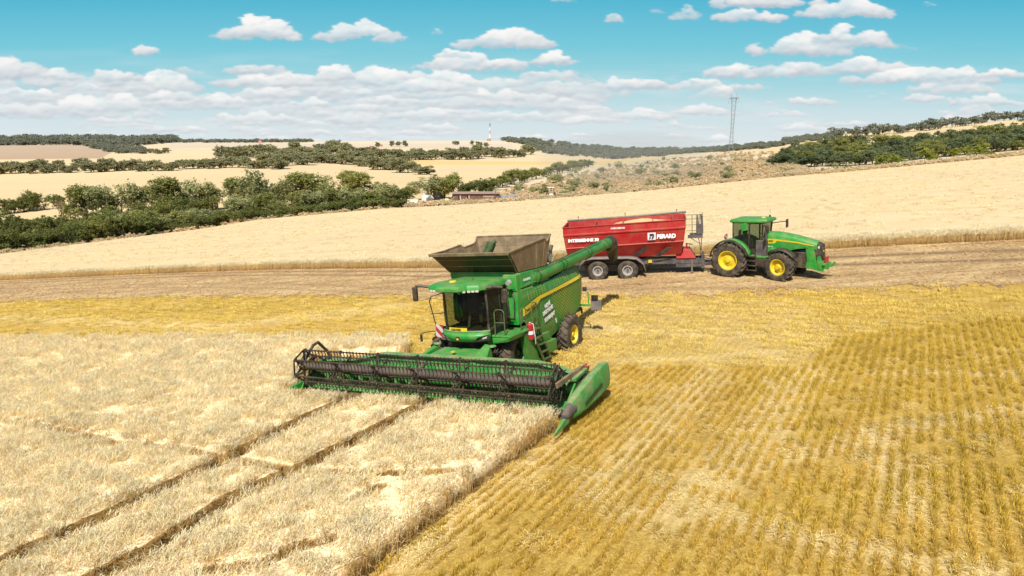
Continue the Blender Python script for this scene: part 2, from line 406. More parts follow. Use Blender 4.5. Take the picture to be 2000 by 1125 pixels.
# standing crop canopy on the field behind ----------------------------
m, nt, b, out = new_mat('far_wheat_canopy'); b.inputs['Roughness'].default_value = .9; b.inputs['Specular IOR Level'].default_value = .1
p, X, Y = wpos(nt)
cs = N(nt, 'ShaderNodeVectorMath', operation='MULTIPLY'); cs.inputs[1].default_value = (.5, 1.6, 1); nt.links.new(p, cs.inputs[0])
n1 = noise(nt, cs.outputs[0], .25, 5, .65); n2 = noise(nt, cs.outputs[0], 3.4, 5, .7)
c = ramp(nt, mth(nt, 'ADD', mth(nt, 'MULTIPLY', n1, .4), mth(nt, 'MULTIPLY', n2, .6)), [(.3, (.54, .40, .21)), (.45, (.64, .50, .29)), (.6, (.71, .58, .36))])
big3 = noise(nt, p, .035, 3); c = mixc(nt, mapr(nt, big3, .4, .65, 0, .3), c, (.78, .58, .30))
ln_ = mth(nt, 'SUBTRACT', mth(nt, 'MULTIPLY', X, math.cos(R(-66))), mth(nt, 'MULTIPLY', Y, math.sin(R(-66))))
lf = mapr(nt, mth(nt, 'SINE', mth(nt, 'MULTIPLY', mth(nt, 'ADD', ln_, mth(nt, 'MULTIPLY', n1, 1.5)), 2*math.pi/13)), .955, .995, 0, .5)
c = mixc(nt, mth(nt, 'MULTIPLY', lf, mapr(nt, n1, .4, .6, .3, 1.)), c, (.52, .37, .18))
nt.links.new(c, b.inputs['Base Color']); bumpn(nt, b, n2, .5, .2)
M['canopy'] = m
CROP_A2 = [(s, y+.35) for s, y in CROP_A]
o = strip('wheat_field', CROP_A2, CROP_B, 420, 70, .55, M['canopy']); o['kind'] = 'structure'
# ------------------------------------------------------------------ sky
gu = np.concatenate([np.linspace(-3000, -420, 60), np.arange(-400, 2400, 2.4), np.linspace(2420, 5000, 60)])
gv = np.concatenate([np.linspace(-1300, -160, 50), np.arange(-150, 304, 1.9), [310, 330, 360]])
U, V = np.meshgrid(gu, gv, indexing='ij')
def srgb(c): c = np.array(c)/255.; return np.where(c <= .04045, c/12.92, ((c+.055)/1.055)**2.4)
stops = [(-1300, (38, 120, 175)), (-150, (66, 158, 200)), (0, (88, 184, 212)), (90, (122, 202, 220)), (160, (162, 214, 224)), (220, (203, 225, 230)), (290, (226, 232, 233)), (360, (226, 232, 232))]
skyc = np.stack([np.interp(V, [a for a, b in stops], [srgb(b)[k] for a, b in stops]) for k in range(3)], -1)
hf = np.zeros(U.shape); al = np.zeros(U.shape); vb = np.zeros(U.shape)
wu = (fbm(U/26, V/16, 5, 11, .6)-.5)*32; wv_ = (fbm(U/24, V/15, 5, 71, .62)-.5)*19
def cloud(cx, base, wd, ht, dens=1., seed=0):
    r = random.Random(int(cx*13+base*7+seed))
    i0, i1 = np.searchsorted(gu, [cx-wd*.75-25, cx+wd*.75+25]); j0, j1 = np.searchsorted(gv, [base-ht*1.5-15, base+ht*.5+14])
    if i1-i0 < 2 or j1-j0 < 2: return
    sc_ = min(1., ht/34.)
    u = U[i0:i1, j0:j1]+wu[i0:i1, j0:j1]*sc_; v = V[i0:i1, j0:j1]+wv_[i0:i1, j0:j1]*sc_*.9
    h = np.zeros(u.shape); n = int(10+wd/ht*5)
    prof = [r.uniform(.45, 1) for _ in range(6)]
    for k in range(n):
        t = r.uniform(-1, 1); env = max(.12, 1-abs(t)**1.8)*np.interp(t, np.linspace(-1, 1, 6), prof)
        rr = ht*r.uniform(.22, .42)*(.55+.45*env); px_ = cx+t*(wd/2-rr*.8); py = base-rr*.55-max(0, ht*env-1.5*rr)*r.random()**.7
        e = 1-((u-px_)/(rr*1.5))**2-((v-py)/rr)**2
        h = np.maximum(h, np.sqrt(np.clip(e, 0, 1))*rr)
    h *= sstep(v, base+ht*.18, base-ht*.12)            # flat base
    a = sstep(h/ht, .0, .24)*dens
    prev = al[i0:i1, j0:j1]; m = a > prev*.9
    bfrac = np.clip((base-v)/ht, 0, 1)
    hh = np.where(a > .02, h, 0)
    w_ = np.clip(a, 0, 1)
    # a nearer cloud covers what lies behind it
    vb[i0:i1, j0:j1] = vb[i0:i1, j0:j1]*(1-w_)+bfrac*w_
    hf[i0:i1, j0:j1] = hf[i0:i1, j0:j1]*(1-w_)+hh/ht*w_*min(ht, 40)
    al[i0:i1, j0:j1] = 1-(1-prev)*(1-w_)
# distant bank of small flat clouds, further ones first
rc = random.Random(4)
bank = []
for k in range(400):
    v = 286-(rc.random()**1.35)*118; u = rc.uniform(-700, 2900)
    lim = 1.0 if u < 1180 else (.55 if v > 230 else .12)
    if u < 400 and v < 195: lim *= .5
    if rc.random() > lim: continue
    q = (292-v)/110.
    bank.append((v, u, (50+170*q)*rc.uniform(.6, 1.3), (8+36*q)*rc.uniform(.7, 1.25), rc.uniform(.55, .95)))
for v, u, w_, h_, d_ in sorted(bank, reverse=True): cloud(u, v, w_, h_, d_)
for k in range(60):      # above and beside the view
    u = rc.choice([rc.uniform(-2900, -450), rc.uniform(2450, 4900)]) if k < 40 else rc.uniform(-2500, 4500)
    cloud(u, rc.uniform(-100, 250) if k < 40 else rc.uniform(-1100, -200), rc.uniform(120, 300), rc.uniform(35, 80), .9)
for c in [(40, 224, 260, 44), (160, 218, 150, 34), (90, 190, 70, 20), (240, 214, 100, 34), (440, 203, 130, 26), (330, 195, 90, 28), (545, 190, 100, 30), (600, 210, 110, 24),
          (500, 238, 190, 26), (690, 240, 110, 40), (820, 232, 150, 26), (990, 232, 190, 26), (930, 208, 150, 40), (1010, 196, 180, 28), (760, 203, 190, 22), (850, 190, 160, 32),
          (1150, 240, 130, 20), (1250, 232, 150, 14, .6), (1120, 205, 100, 18, .7), (1540, 228, 110, 14, .8), (1330, 222, 140, 12, .5),
          (15, 152, 150, 74), (120, 156, 90, 34, .8), (228, 158, 105, 40), (170, 178, 90, 22, .7), (660, 157, 92, 40), (740, 168, 125, 46), (835, 178, 180, 34), (700, 185, 90, 20),
          (365, 146, 66, 20, .5), (500, 145, 118, 38, .75), (284, 106, 44, 27, .8), (328, 102, 20, 8, .3), (505, 74, 168, 50), (570, 78, 40, 14, .6), (704, 78, 160, 47), (856, 68, 32, 15, .5),
          (985, 92, 190, 54), (915, 136, 200, 44), (985, 132, 90, 30), (1083, 126, 92, 32), (1085, 150, 130, 24, .6), (875, 112, 90, 20, .8),
          (1202, 43, 36, 25, .7), (1286, 25, 26, 15, .4), (1345, 37, 66, 42, .6), (1100, 4, 50, 12, .5), (1462, 41, 150, 36), (1500, 12, 230, 46), (1655, 32, 185, 46), (1815, 11, 30, 12, .5),
          (1565, 106, 185, 56), (1690, 92, 140, 62), (1640, 82, 90, 40), (1770, 96, 45, 12, .3), (1440, 150, 118, 36), (1545, 146, 130, 42, .9), (1530, 150, 60, 20, .6),
          (1693, 143, 160, 48), (1800, 162, 290, 36), (1880, 158, 170, 30), (1960, 152, 110, 26), (1600, 144, 60, 30, .6), (1236, 174, 160, 36), (1300, 166, 60, 30, .35),
          (1395, 192, 90, 24, .5), (1417, 186, 50, 24, .8), (1565, 204, 125, 22, .8), (1515, 222, 110, 12, .5), (1815, 198, 120, 24, .8), (1722, 190, 60, 12, .4), (1930, 206, 150, 30), (1845, 223, 38, 12, .6), (1950, 245, 60, 12, .4), (1400, 218, 120, 12, .4)]:
    cloud(c[0], c[1]+c[3]*.04, c[2]*1.1, c[3]*1.15, c[4] if len(c) > 4 else 1.)
def blur(a, n, ax):
    k = np.hanning(n+2)[1:-1]; k /= k.sum(); h_ = n//2; pad = [(0, 0), (0, 0)]; pad[ax] = (h_, h_); p_ = np.pad(a, pad, mode='edge')
    return sum(k[i]*np.take(p_, np.arange(i, i+a.shape[ax]), axis=ax) for i in range(n))
hf += (fbm(U/16, V/10, 5, 5, .6)-.5)*15*al
hs = blur(blur(hf, 5, 0), 5, 1)
du = np.gradient(hs, axis=0)/np.maximum(np.gradient(U, axis=0), .5); dv = np.gradient(hs, axis=1)/np.maximum(np.gradient(V, axis=1), .5)
nn = 1/np.sqrt(du**2+dv**2+1.)
lit = np.clip((-du*-.2 + dv*.55 + .8)*nn, 0, 1.1)       # light from above, a little from the left and from behind the camera
sh = np.clip(lit*.40+sstep(vb, -.02, .62)*.66, 0, 1); sh = blur(sh, 3, 0)
sh = sh*.92+.08*fbm(U/30, V/14, 3, 2)
cl = srgb((182, 195, 206))[None, None]*(1-sh[..., None])+srgb((255, 252, 249))[None, None]*sh[..., None]
cl = cl*(1-np.clip((V-150)/260, 0, .35)[..., None])+srgb((228, 234, 236))*np.clip((V-150)/260, 0, .35)[..., None]
fine_ = fbm(U/11, V/7, 5, 44, .62)
a_ = sstep(al+(fine_-.5)*1.0, .15, .80)*np.clip(al*1.6, 0, 1)*(.78+.22*sstep(fbm(U/40, V/14, 3, 47), .3, .6)); a_ = blur(a_, 3, 0)*.97
halo = blur(blur(al, 13, 0), 9, 1)*.12*sstep(fbm(U/45, V/14, 4, 49), .3, .7); a_ = np.maximum(a_, halo)
cir = sstep(fbm(U/190, V/22, 5, 90), .45, .8)*.3*sstep(V, 60, 200)
skyc = skyc*(1-cir[..., None])+srgb((235, 238, 240))*cir[..., None]
skyc = skyc*(1-a_[..., None])+cl*a_[..., None]
Xr, Yr, Zr = (U-1000)/F0, math.cos(PIT)-(V-562.5)/F0*math.sin(PIT), -math.sin(PIT)-(V-562.5)/F0*math.cos(PIT)
ln = np.sqrt(Xr**2+Yr**2+Zr**2); RS = 17000
vv = np.stack([Xr/ln*RS, Yr/ln*RS, CAMZ+Zr/ln*RS], -1).reshape(-1, 3); idx = np.arange(len(vv)).reshape(U.shape)
f = np.stack([idx[:-1, :-1], idx[1:, :-1], idx[1:, 1:], idx[:-1, 1:]], -1).reshape(-1, 4)
m = bpy.data.materials.new('sky_dome'); m.use_nodes = True; nt = m.node_tree; nt.nodes.clear()
at_ = N(nt, 'ShaderNodeAttribute', attribute_name='skycol'); em = N(nt, 'ShaderNodeEmission'); ou = N(nt, 'ShaderNodeOutputMaterial')
nt.links.new(at_.outputs['Color'], em.inputs[0]); nt.links.new(em.outputs[0], ou.inputs[0])
m.cycles.emission_sampling = 'NONE'
o = bpy.data.objects.new('sky', fastmesh('sky', vv, f, m, {'skycol': ('FLOAT_COLOR', np.concatenate([skyc, np.ones(U.shape+(1,))], -1))})); col.objects.link(o)
o['kind'] = 'structure'

# ------------------------------------------------------------------ light and camera
SUN_AZ, SUN_EL = R(192), R(50)
w = bpy.data.worlds.new('World'); sc.world = w; w.use_nodes = True; nt = w.node_tree
bg = nt.nodes['Background']; sk = nt.nodes.new('ShaderNodeTexSky'); sk.sky_type = 'NISHITA'; sk.sun_disc = False
sk.sun_elevation = SUN_EL; sk.sun_rotation = SUN_AZ; sk.dust_density = 1.5
nt.links.new(sk.outputs[0], bg.inputs[0]); bg.inputs[1].default_value = .075
ld = bpy.data.lights.new('sun', 'SUN'); ld.energy = 5.9; ld.angle = R(.5); ld.color = (1, .94, .84)
lo = bpy.data.objects.new('sun', ld); col.objects.link(lo)
d = Vector((math.sin(SUN_AZ)*math.cos(SUN_EL), math.cos(SUN_AZ)*math.cos(SUN_EL), math.sin(SUN_EL)))
lo.rotation_euler = d.to_track_quat('Z', 'Y').to_euler(); lo.location = (0, -20, 60)
cd = bpy.data.cameras.new('camera'); co = bpy.data.objects.new('camera', cd); col.objects.link(co)
co.location = (0, 0, CAMZ); co.rotation_euler = (R(90)-PIT, 0, 0); cd.sensor_width = 36; cd.lens = 36*F0/2000
cd.clip_start = .1; cd.clip_end = 60000; sc.camera = co
sc.view_settings.view_transform = 'Standard'; sc.view_settings.look = 'None'; sc.view_settings.exposure = 0
sc.cycles.max_bounces = 5; sc.cycles.diffuse_bounces = 2; sc.cycles.transparent_max_bounces = 12
# ------------------------------------------------------------------ crops and straw
def vcol_mat(name, rough=.85, trans=.25, var=.35, patch=.25):
    m, nt, b, out = new_mat(name); b.inputs['Roughness'].default_value = rough; b.inputs['Specular IOR Level'].default_value = .15
    a = N(nt, 'ShaderNodeAttribute', attribute_name='tint').outputs['Color']
    oi = N(nt, 'ShaderNodeObjectInfo').outputs['Random']; p = geo(nt)
    f = mth(nt, 'MULTIPLY', mth(nt, 'ADD', mth(nt, 'MULTIPLY', oi, .5), mth(nt, 'MULTIPLY', noise(nt, p, patch, 4, .6), .9)), 1.)
    k = mapr(nt, f, .3, 1.1, 1-var, 1+var*.55)
    cc = N(nt, 'ShaderNodeVectorMath', operation='SCALE'); nt.links.new(a, cc.inputs[0]); nt.links.new(k, cc.inputs[3])
    nt.links.new(cc.outputs[0], b.inputs['Base Color'])
    if trans:
        t = N(nt, 'ShaderNodeBsdfTranslucent'); nt.links.new(cc.outputs[0], t.inputs[0]); mx = N(nt, 'ShaderNodeMixShader'); mx.inputs[0].default_value = trans
        nt.links.new(b.outputs[0], mx.inputs[1]); nt.links.new(t.outputs[0], mx.inputs[2]); nt.links.new(mx.outputs[0], out.inputs[0])
    return m
M['crop'] = vcol_mat('ripe_wheat', .8, .45, .16, .35)
M['stub'] = vcol_mat('stubble_straw', .8, .15, .30, .22)
class TM:
    """tinted strips: thin crossed blades with a colour at each end"""
    def __init__(s): s.v = []; s.f = []; s.c = []
    def blade(s, a, b, w0, w1, c0, c1, ang):
        dx, dy = math.cos(ang), math.sin(ang); o = len(s.v)
        s.v += [(a[0]-dx*w0, a[1]-dy*w0, a[2]), (a[0]+dx*w0, a[1]+dy*w0, a[2]), (b[0]+dx*w1, b[1]+dy*w1, b[2]), (b[0]-dx*w1, b[1]-dy*w1, b[2])]
        s.f.append((o, o+1, o+2, o+3)); s.c += [c0, c0, c1, c1]
    def obj(s, name, mat):
        me = fastmesh(name, s.v, s.f, mat, {'tint': ('FLOAT_COLOR', np.concatenate([np.array(s.c), np.ones((len(s.c), 1))], 1))}, smooth=False)
        return bpy.data.objects.new(name, me)
def jit(c, r, a=.15):
    k = r.uniform(1-a, 1+a); return (min(1, c[0]*k), min(1, c[1]*k*r.uniform(.96, 1.03)), min(1, c[2]*k*r.uniform(.85, 1.15)))
STRAW, EAR, EARD, LOW = (.88, .69, .36), (1.0, .89, .63), (.92, .74, .46), (.56, .39, .14)
def wheat_clump(seed, rad, n, hgt, wf=1., over=None):
    EAR, EARD, STRAW = (over, over, over) if over else (globals()['EAR'], globals()['EARD'], globals()['STRAW'])
    r = random.Random(seed); t = TM()
    for i in range(n):
        a = r.uniform(0, 6.28); q = rad*math.sqrt(r.random()); x, y = q*math.cos(a), q*math.sin(a); h = hgt*r.uniform(.85, 1.08)
        lx, ly = r.gauss(.05, .06), r.gauss(-.02, .06); w = .0032*wf; ang = r.uniform(0, 3.14)
        mid = (x+lx*.4, y+ly*.4, h*.55); top = (x+lx, y+ly, h)
        t.blade((x, y, 0), mid, w, w, jit(LOW, r), jit(STRAW, r), ang); t.blade(mid, top, w, w*.8, jit(STRAW, r), jit(STRAW, r), ang)
        dr = r.uniform(.3, 1.2); el = r.uniform(.07, .11); da = r.gauss(-.2, 1.1); c = jit(EAR if r.random() < .8 else EARD, r)
        tip = (top[0]+math.cos(da)*el*math.sin(dr), top[1]+math.sin(da)*el*math.sin(dr), top[2]+el*math.cos(dr))
        for k in (0, 1): t.blade(top, tip, .0085*wf, .004*wf, c, jit(c, r, .08), ang+k*1.57)
        # awns and a dry leaf
        t.blade(tip, (tip[0]*1.0+math.cos(da)*.05, tip[1]+math.sin(da)*.05, tip[2]+.03), .004*wf, .001, c, c, ang)
        if r.random() < .7:
            z = h*r.uniform(.35, .8); la = r.uniform(0, 6.28); L = r.uniform(.08, .16)
            t.blade((x+lx*.5, y+ly*.5, z), (x+lx*.5+math.cos(la)*L, y+ly*.5+math.sin(la)*L, z-r.uniform(-.05, .08)), .006*wf, .002, jit(STRAW, r, .2), jit(EARD, r, .2), la+1.57)
    return t
def stubble_row(seed, L, n, hgt, wf=1., litter=14, gold=(.72, .48, .085)):
    r = random.Random(seed); t = TM()
    for i in range(n):
        y = r.uniform(-L/2, L/2); x = r.gauss(0, .042); h = hgt*r.uniform(.6, 1.15); w = .0042*wf; ang = r.uniform(0, 3.14)
        c = jit(gold, r, .25)
        t.blade((x, y, 0), (x+r.gauss(0, .035), y+r.gauss(0, .035), h), w, w, tuple(k*.55 for k in c), c, ang)
    for i in range(litter):
        x, y, z = r.uniform(-.2, .2), r.uniform(-L/2, L/2), r.uniform(.02, hgt*.85); a = r.uniform(0, 6.28); q = r.uniform(.05, .16); c = jit((.84, .63, .25), r, .25)
        t.blade((x, y, z), (x+math.cos(a)*q, y+math.sin(a)*q, z+r.uniform(-.02, .03)), .005*wf, .004*wf, c, c, a+1.57)
    return t
def straw_pile(seed, rad, n, hgt, c0=(.88, .68, .30)):
    r = random.Random(seed); t = TM()
    for i in range(n):
        a = r.uniform(0, 6.28); q = rad*math.sqrt(r.random()); x, y = q*math.cos(a), q*math.sin(a); z = r.uniform(0, hgt)*(1-q/rad*.6)+.01
        b = r.uniform(0, 6.28); L = r.uniform(.04, .13); c = jit(c0, r, .35)
        t.blade((x, y, z), (x+math.cos(b)*L, y+math.sin(b)*L, z+r.uniform(-.02, .03)), .0042, .0036, c, c, b+1.57)
    return t
M['clod'] = plain('turned_soil', (.40, .26, .14), 1)
def clod(seed):
    r = random.Random(seed); b = MB(); n = 3
    for k in range(n):
        c = Vector((r.gauss(0, .06), r.gauss(0, .06), .01)); s_ = r.uniform(.03, .09); rr = []
        for (z, q) in ((-.6, .9), (.2, 1), (.8, .5)): rr.append([(c.x+math.cos(a*1.2566)*s_*q*r.uniform(.7, 1.2), c.y+math.sin(a*1.2566)*s_*q*r.uniform(.7, 1.2), c.z+z*s_) for a in range(5)])
        b.loft(rr)
    return bpy.data.objects.new('soil_clod', b.mesh('soil_clod', M['clod']))
def scatter(name, label, cat, pts, rot, scl, tilt, variants):
    """one 'stuff' object: points carrying rotation and size, a clump mesh instanced on each"""
    me = fastmesh(name, pts, np.zeros((0, 4), 'i4'), M['crop'], {'rot': ('FLOAT_VECTOR', rot), 'scl': ('FLOAT', scl)}, smooth=False) if False else bpy.data.meshes.new(name)
    pts = np.asarray(pts, 'f4'); me.vertices.add(len(pts)); me.vertices.foreach_set('co', pts.ravel())
    a = me.attributes.new('rot', 'FLOAT_VECTOR', 'POINT'); a.data.foreach_set('vector', np.asarray(rot, 'f4').ravel())
    a = me.attributes.new('scl', 'FLOAT', 'POINT'); a.data.foreach_set('value', np.asarray(scl, 'f4').ravel())
    o = bpy.data.objects.new(name, me); col.objects.link(o); tag(o, label, cat, kind='stuff')
    c = bpy.data.collections.new(name+'_clumps')
    for v in variants: c.objects.link(v)
    ng = bpy.data.node_groups.new(name+'_scatter', 'GeometryNodeTree')
    ng.interface.new_socket('Geometry', in_out='INPUT', socket_type='NodeSocketGeometry'); ng.interface.new_socket('Geometry', in_out='OUTPUT', socket_type='NodeSocketGeometry')
    gi = ng.nodes.new('NodeGroupInput'); go = ng.nodes.new('NodeGroupOutput'); ip = ng.nodes.new('GeometryNodeInstanceOnPoints')
    ci = ng.nodes.new('GeometryNodeCollectionInfo'); ci.inputs['Collection'].default_value = c; ci.inputs['Separate Children'].default_value = True; ci.inputs['Reset Children'].default_value = True
    ar = ng.nodes.new('GeometryNodeInputNamedAttribute'); ar.data_type = 'FLOAT_VECTOR'; ar.inputs[0].default_value = 'rot'
    asx = ng.nodes.new('GeometryNodeInputNamedAttribute'); asx.data_type = 'FLOAT'; asx.inputs[0].default_value = 'scl'
    rv = ng.nodes.new('FunctionNodeRandomValue'); rv.data_type = 'INT'; rv.inputs[4].default_value = 0; rv.inputs[5].default_value = len(variants)-1
    m2p = ng.nodes.new('GeometryNodeMeshToPoints')
    L = ng.links.new; L(gi.outputs[0], m2p.inputs[0]); L(m2p.outputs[0], ip.inputs['Points']); L(ci.outputs[0], ip.inputs['Instance']); ip.inputs['Pick Instance'].default_value = True
    L(rv.outputs[2], ip.inputs['Instance Index']); L(ar.outputs[0], ip.inputs['Rotation']); L(asx.outputs[0], ip.inputs['Scale']); L(ip.outputs[0], go.inputs[0])
    md = o.modifiers.new('scatter', 'NODES'); md.node_group = ng
    return o
def rect_pts(x0, x1, y0, y1, dens):
    n = int((x1-x0)*(y1-y0)*dens); return rng.uniform(x0, x1, n), rng.uniform(y0, y1, n)
def inside(poly, x, y):
    r = np.zeros(x.shape, bool); n = len(poly)
    for i in range(n):
        (x0, y0), (x1, y1) = poly[i], poly[(i+1) % n]
        c = (y0 > y) != (y1 > y); r ^= c & (x < (x1-x0)*(y-y0)/(y1-y0+1e-12)+x0)
    return r
def dist_poly(line, x, y):
    d = np.full(x.shape, 1e9)
    for (x0, y0), (x1, y1) in zip(line, line[1:]):
        dx, dy = x1-x0, y1-y0; t = np.clip(((x-x0)*dx+(y-y0)*dy)/(dx*dx+dy*dy), 0, 1); d = np.minimum(d, np.hypot(x-x0-t*dx, y-y0-t*dy))
    return d
def inview(x, y, margin=60, h=0.):
    z = H(x, y)+h-CAMZ; fw = y*math.cos(PIT)-z*math.sin(PIT); up = y*math.sin(PIT)+z*math.cos(PIT)
    u = 1000+F0*x/np.maximum(fw, .1); v = 562.5-F0*up/np.maximum(fw, .1)
    return (fw > .5) & (u > -margin) & (u < 2000+margin) & (v < 1125+margin*1.3)
G2 = lambda u, v: at(u, v)[:2]
WH = [G2(1078, 846), G2(1066, 824), G2(830, 801), G2(573, 783), G2(598, 712), G2(797, 700), G2(797, 677), G2(400, 676), G2(0, 676), G2(-500, 676), G2(-700, 1000), G2(-500, 1300), G2(520, 1300), G2(708, 1135), G2(925, 965)]
CROPH = .66
def up(u, v): return at(u, v, CROPH)[:2]
T1 = [up(*q) for q in ((-170, 1160), (0, 1088), (276, 964), (429, 893), (600, 806), (690, 768))]
T2 = [up(*q) for q in ((60, 1180), (175, 1120), (307, 1056), (454, 961), (600, 898), (830, 780))]
TR = [[up(*q) for q in l] for l in (((20, 815), (126, 833), (200, 850), (220, 857), (340, 865), (440, 885)), ((470, 890), (560, 905)), ((600, 908), (700, 912), (820, 912), (910, 906)), ((560, 1062), (640, 1040)), ((690, 962), (740, 940)), ((400, 1100), (520, 1085), (590, 1050)), ((280, 780), (330, 765)), ((-50, 900), (60, 870)))]
x, y = rect_pts(-60, 12, 9, 50, 20)
ok = inside(WH, x, y) & inview(x, y, 80, .7); x, y = x[ok], y[ok]
thin = rng.random(len(x)) < np.interp(y, [10, 22, 45], [1, .75, .5])
x, y = x[thin], y[thin]
wbl = (fbm(x*1.3, y*1.3, 3, 61)-.5)*.5
d1 = np.minimum(dist_poly(T1, x, y), dist_poly(T2, x, y))+wbl*.16
dt = np.min([dist_poly(l, x, y) for l in TR], axis=0)+wbl*.3
keep = (d1 > .22) & (dt > .10); lean = np.clip(1-(np.minimum(d1, dt+.10)-.22)/.16, 0, 1)
x, y, lean = x[keep], y[keep], lean[keep]
n = len(x); tx = rng.normal(.05, .04, n)+lean*rng.normal(0, .3, n); ty = rng.normal(.02, .04, n)+lean*rng.normal(0, .3, n)
big_ = 1+.06*(fbm(x*.25, y*.25, 3, 8)-.5)*2
rot = np.stack([tx, ty, rng.normal(0, .7, n)], -1); scl = (1.0-.20*lean)*rng.uniform(.95, 1.05, n)*big_*np.interp(y, [20, 45], [1, 1.06])
WV = [wheat_clump(100+i, .20, 34, .70, 1.15).obj('wheat_clump', M['crop']) for i in range(6)]
WD = [wheat_clump(130+i, .17, 30, .62, 1.15, (.70, .51, .22)).obj('edge_clump', M['crop']) for i in range(4)]
REDGE = [WH[0], WH[14], WH[13], WH[12]]
de = dist_poly(REDGE, x, y)+(fbm(x*3, y*3, 2, 91)-.5)*.2; dfr = dist_poly(WH[1:4], x, y); dk_ = (lean > .05) | (de < .12) | (dfr < .45); scl = scl*np.where(dfr < .9, .72+.28*dfr/.9, 1)  # at the header front the darker clumps also paint in the reel's shade
P3 = np.stack([x, y, H(x, y)-.01], -1)
scatter('wheat_crop', 'pale ripe wheat still standing in front of and left of the combine', 'wheat', P3[~dk_], rot[~dk_], scl[~dk_], None, WV)
rot[:, :2] *= .5
scatter('wheat_edge', 'darker exposed wheat stalks along the wheel tracks and the cut edge', 'wheat', P3[dk_], rot[dk_], np.where(lean > .05, scl*.98, scl*1.02)[dk_], None, WD)
# the closed canopy the ears stand on: dips into the wheel tracks, drops at the cut edge
m, nt, b, out = new_mat('wheat_canopy'); b.inputs['Roughness'].default_value = .95; b.inputs['Specular IOR Level'].default_value = .05
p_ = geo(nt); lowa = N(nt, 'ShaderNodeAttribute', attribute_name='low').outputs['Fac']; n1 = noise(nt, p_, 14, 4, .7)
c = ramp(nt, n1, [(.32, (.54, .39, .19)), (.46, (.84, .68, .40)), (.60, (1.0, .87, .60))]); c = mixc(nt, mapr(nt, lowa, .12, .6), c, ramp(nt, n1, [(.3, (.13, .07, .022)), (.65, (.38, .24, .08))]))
nt.links.new(c, b.inputs['Base Color']); bumpn(nt, b, n1, .6, .05); M['base'] = m
s_ = np.linspace(-.86, .12, 900); y_ = np.exp(np.linspace(math.log(8.5), math.log(46), 560)); SG, YG = np.meshgrid(s_, y_, indexing='ij'); XG = SG*YG
ins = inside(WH, XG, YG); wb3 = (fbm(XG*1.3, YG*1.3, 3, 61)-.5)*.08
dA = np.minimum(dist_poly(T1, XG, YG), dist_poly(T2, XG, YG))+wb3; dB = np.min([dist_poly(l, XG, YG) for l in TR], axis=0)+wb3
eg = dist_poly(WH+[WH[0]], XG, YG)
dF = dist_poly(WH[1:4], XG, YG)
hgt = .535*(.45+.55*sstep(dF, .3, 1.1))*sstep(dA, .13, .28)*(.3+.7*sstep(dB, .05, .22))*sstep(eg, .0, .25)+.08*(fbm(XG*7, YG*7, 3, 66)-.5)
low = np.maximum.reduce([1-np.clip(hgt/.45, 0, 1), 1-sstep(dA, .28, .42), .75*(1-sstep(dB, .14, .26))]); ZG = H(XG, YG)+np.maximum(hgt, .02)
idx = np.arange(XG.size).reshape(XG.shape); fq = np.stack([idx[:-1, :-1], idx[1:, :-1], idx[1:, 1:], idx[:-1, 1:]], -1).reshape(-1, 4); fq = fq[ins.ravel()[fq].all(1)]
used, inv_ = np.unique(fq, return_inverse=True)
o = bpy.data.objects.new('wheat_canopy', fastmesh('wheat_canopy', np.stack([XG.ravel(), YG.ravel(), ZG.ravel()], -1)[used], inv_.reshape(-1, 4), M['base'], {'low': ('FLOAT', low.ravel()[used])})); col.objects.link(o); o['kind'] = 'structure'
# shorter, trampled straw in the wheel tracks
x, y = rect_pts(-30, 6, 9, 30, 9); d1 = np.minimum(dist_poly(T1, x, y), dist_poly(T2, x, y))
ok = (d1 < .34) & inview(x, y, 60) & inside(WH, x, y); x, y = x[ok], y[ok]; n = len(x)
WT = [wheat_clump(150+i, .17, 12, .22, 1.1, (.38, .24, .08)).obj('trampled_clump', M['crop']) for i in range(3)]
scatter('trampled_wheat', 'flattened darker wheat in the wheel tracks through the standing crop', 'wheat', np.stack([x, y, H(x, y)], -1), np.stack([rng.normal(0, .5, n), rng.normal(0, .5, n), rng.uniform(0, 6, n)], -1), rng.uniform(.6, 1.1, n), None, WT)
# far standing crop: thick rows at the cut edge, scattered tops behind it
EDGE = [(s*(yy_), yy_) for s, yy_ in CROP_A]
xs, ys = [], []
for s in np.linspace(-.9, .95, 5200):
    y0 = float(lin(CROP_A, s)); d_ = abs(rnd.gauss(0, .5)); xs.append(s*(y0+d_)); ys.append(y0+d_+.1+.35*math.sin(s*90)*.3)
x1_, y1_ = np.array(xs), np.array(ys)
x, y = rect_pts(-150, 150, 45, 170, .9)
s = x/y; ok = (y > lin(CROP_A, s)+.8) & (y < lin(CROP_B, s)-.5) & inview(x, y, 60) & (rng.random(len(x)) < np.interp(y, [45, 75, 150], [.7, .35, .2]))
x, y = np.concatenate([x1_, x[ok]]), np.concatenate([y1_, y[ok]]); n = len(x)
FV = [wheat_clump(200+i, .42, 40, .62, 1.7).obj('far_wheat_clump', M['crop']) for i in range(4)]
scatter('far_wheat_crop', 'pale standing wheat on the large field behind the trailer and tractor', 'wheat', np.stack([x, y, H(x, y)-.02], -1), np.stack([rng.normal(0, .08, n), rng.normal(0, .08, n), rng.uniform(0, 6, n)], -1), rng.uniform(.9, 1.12, n), None, FV)
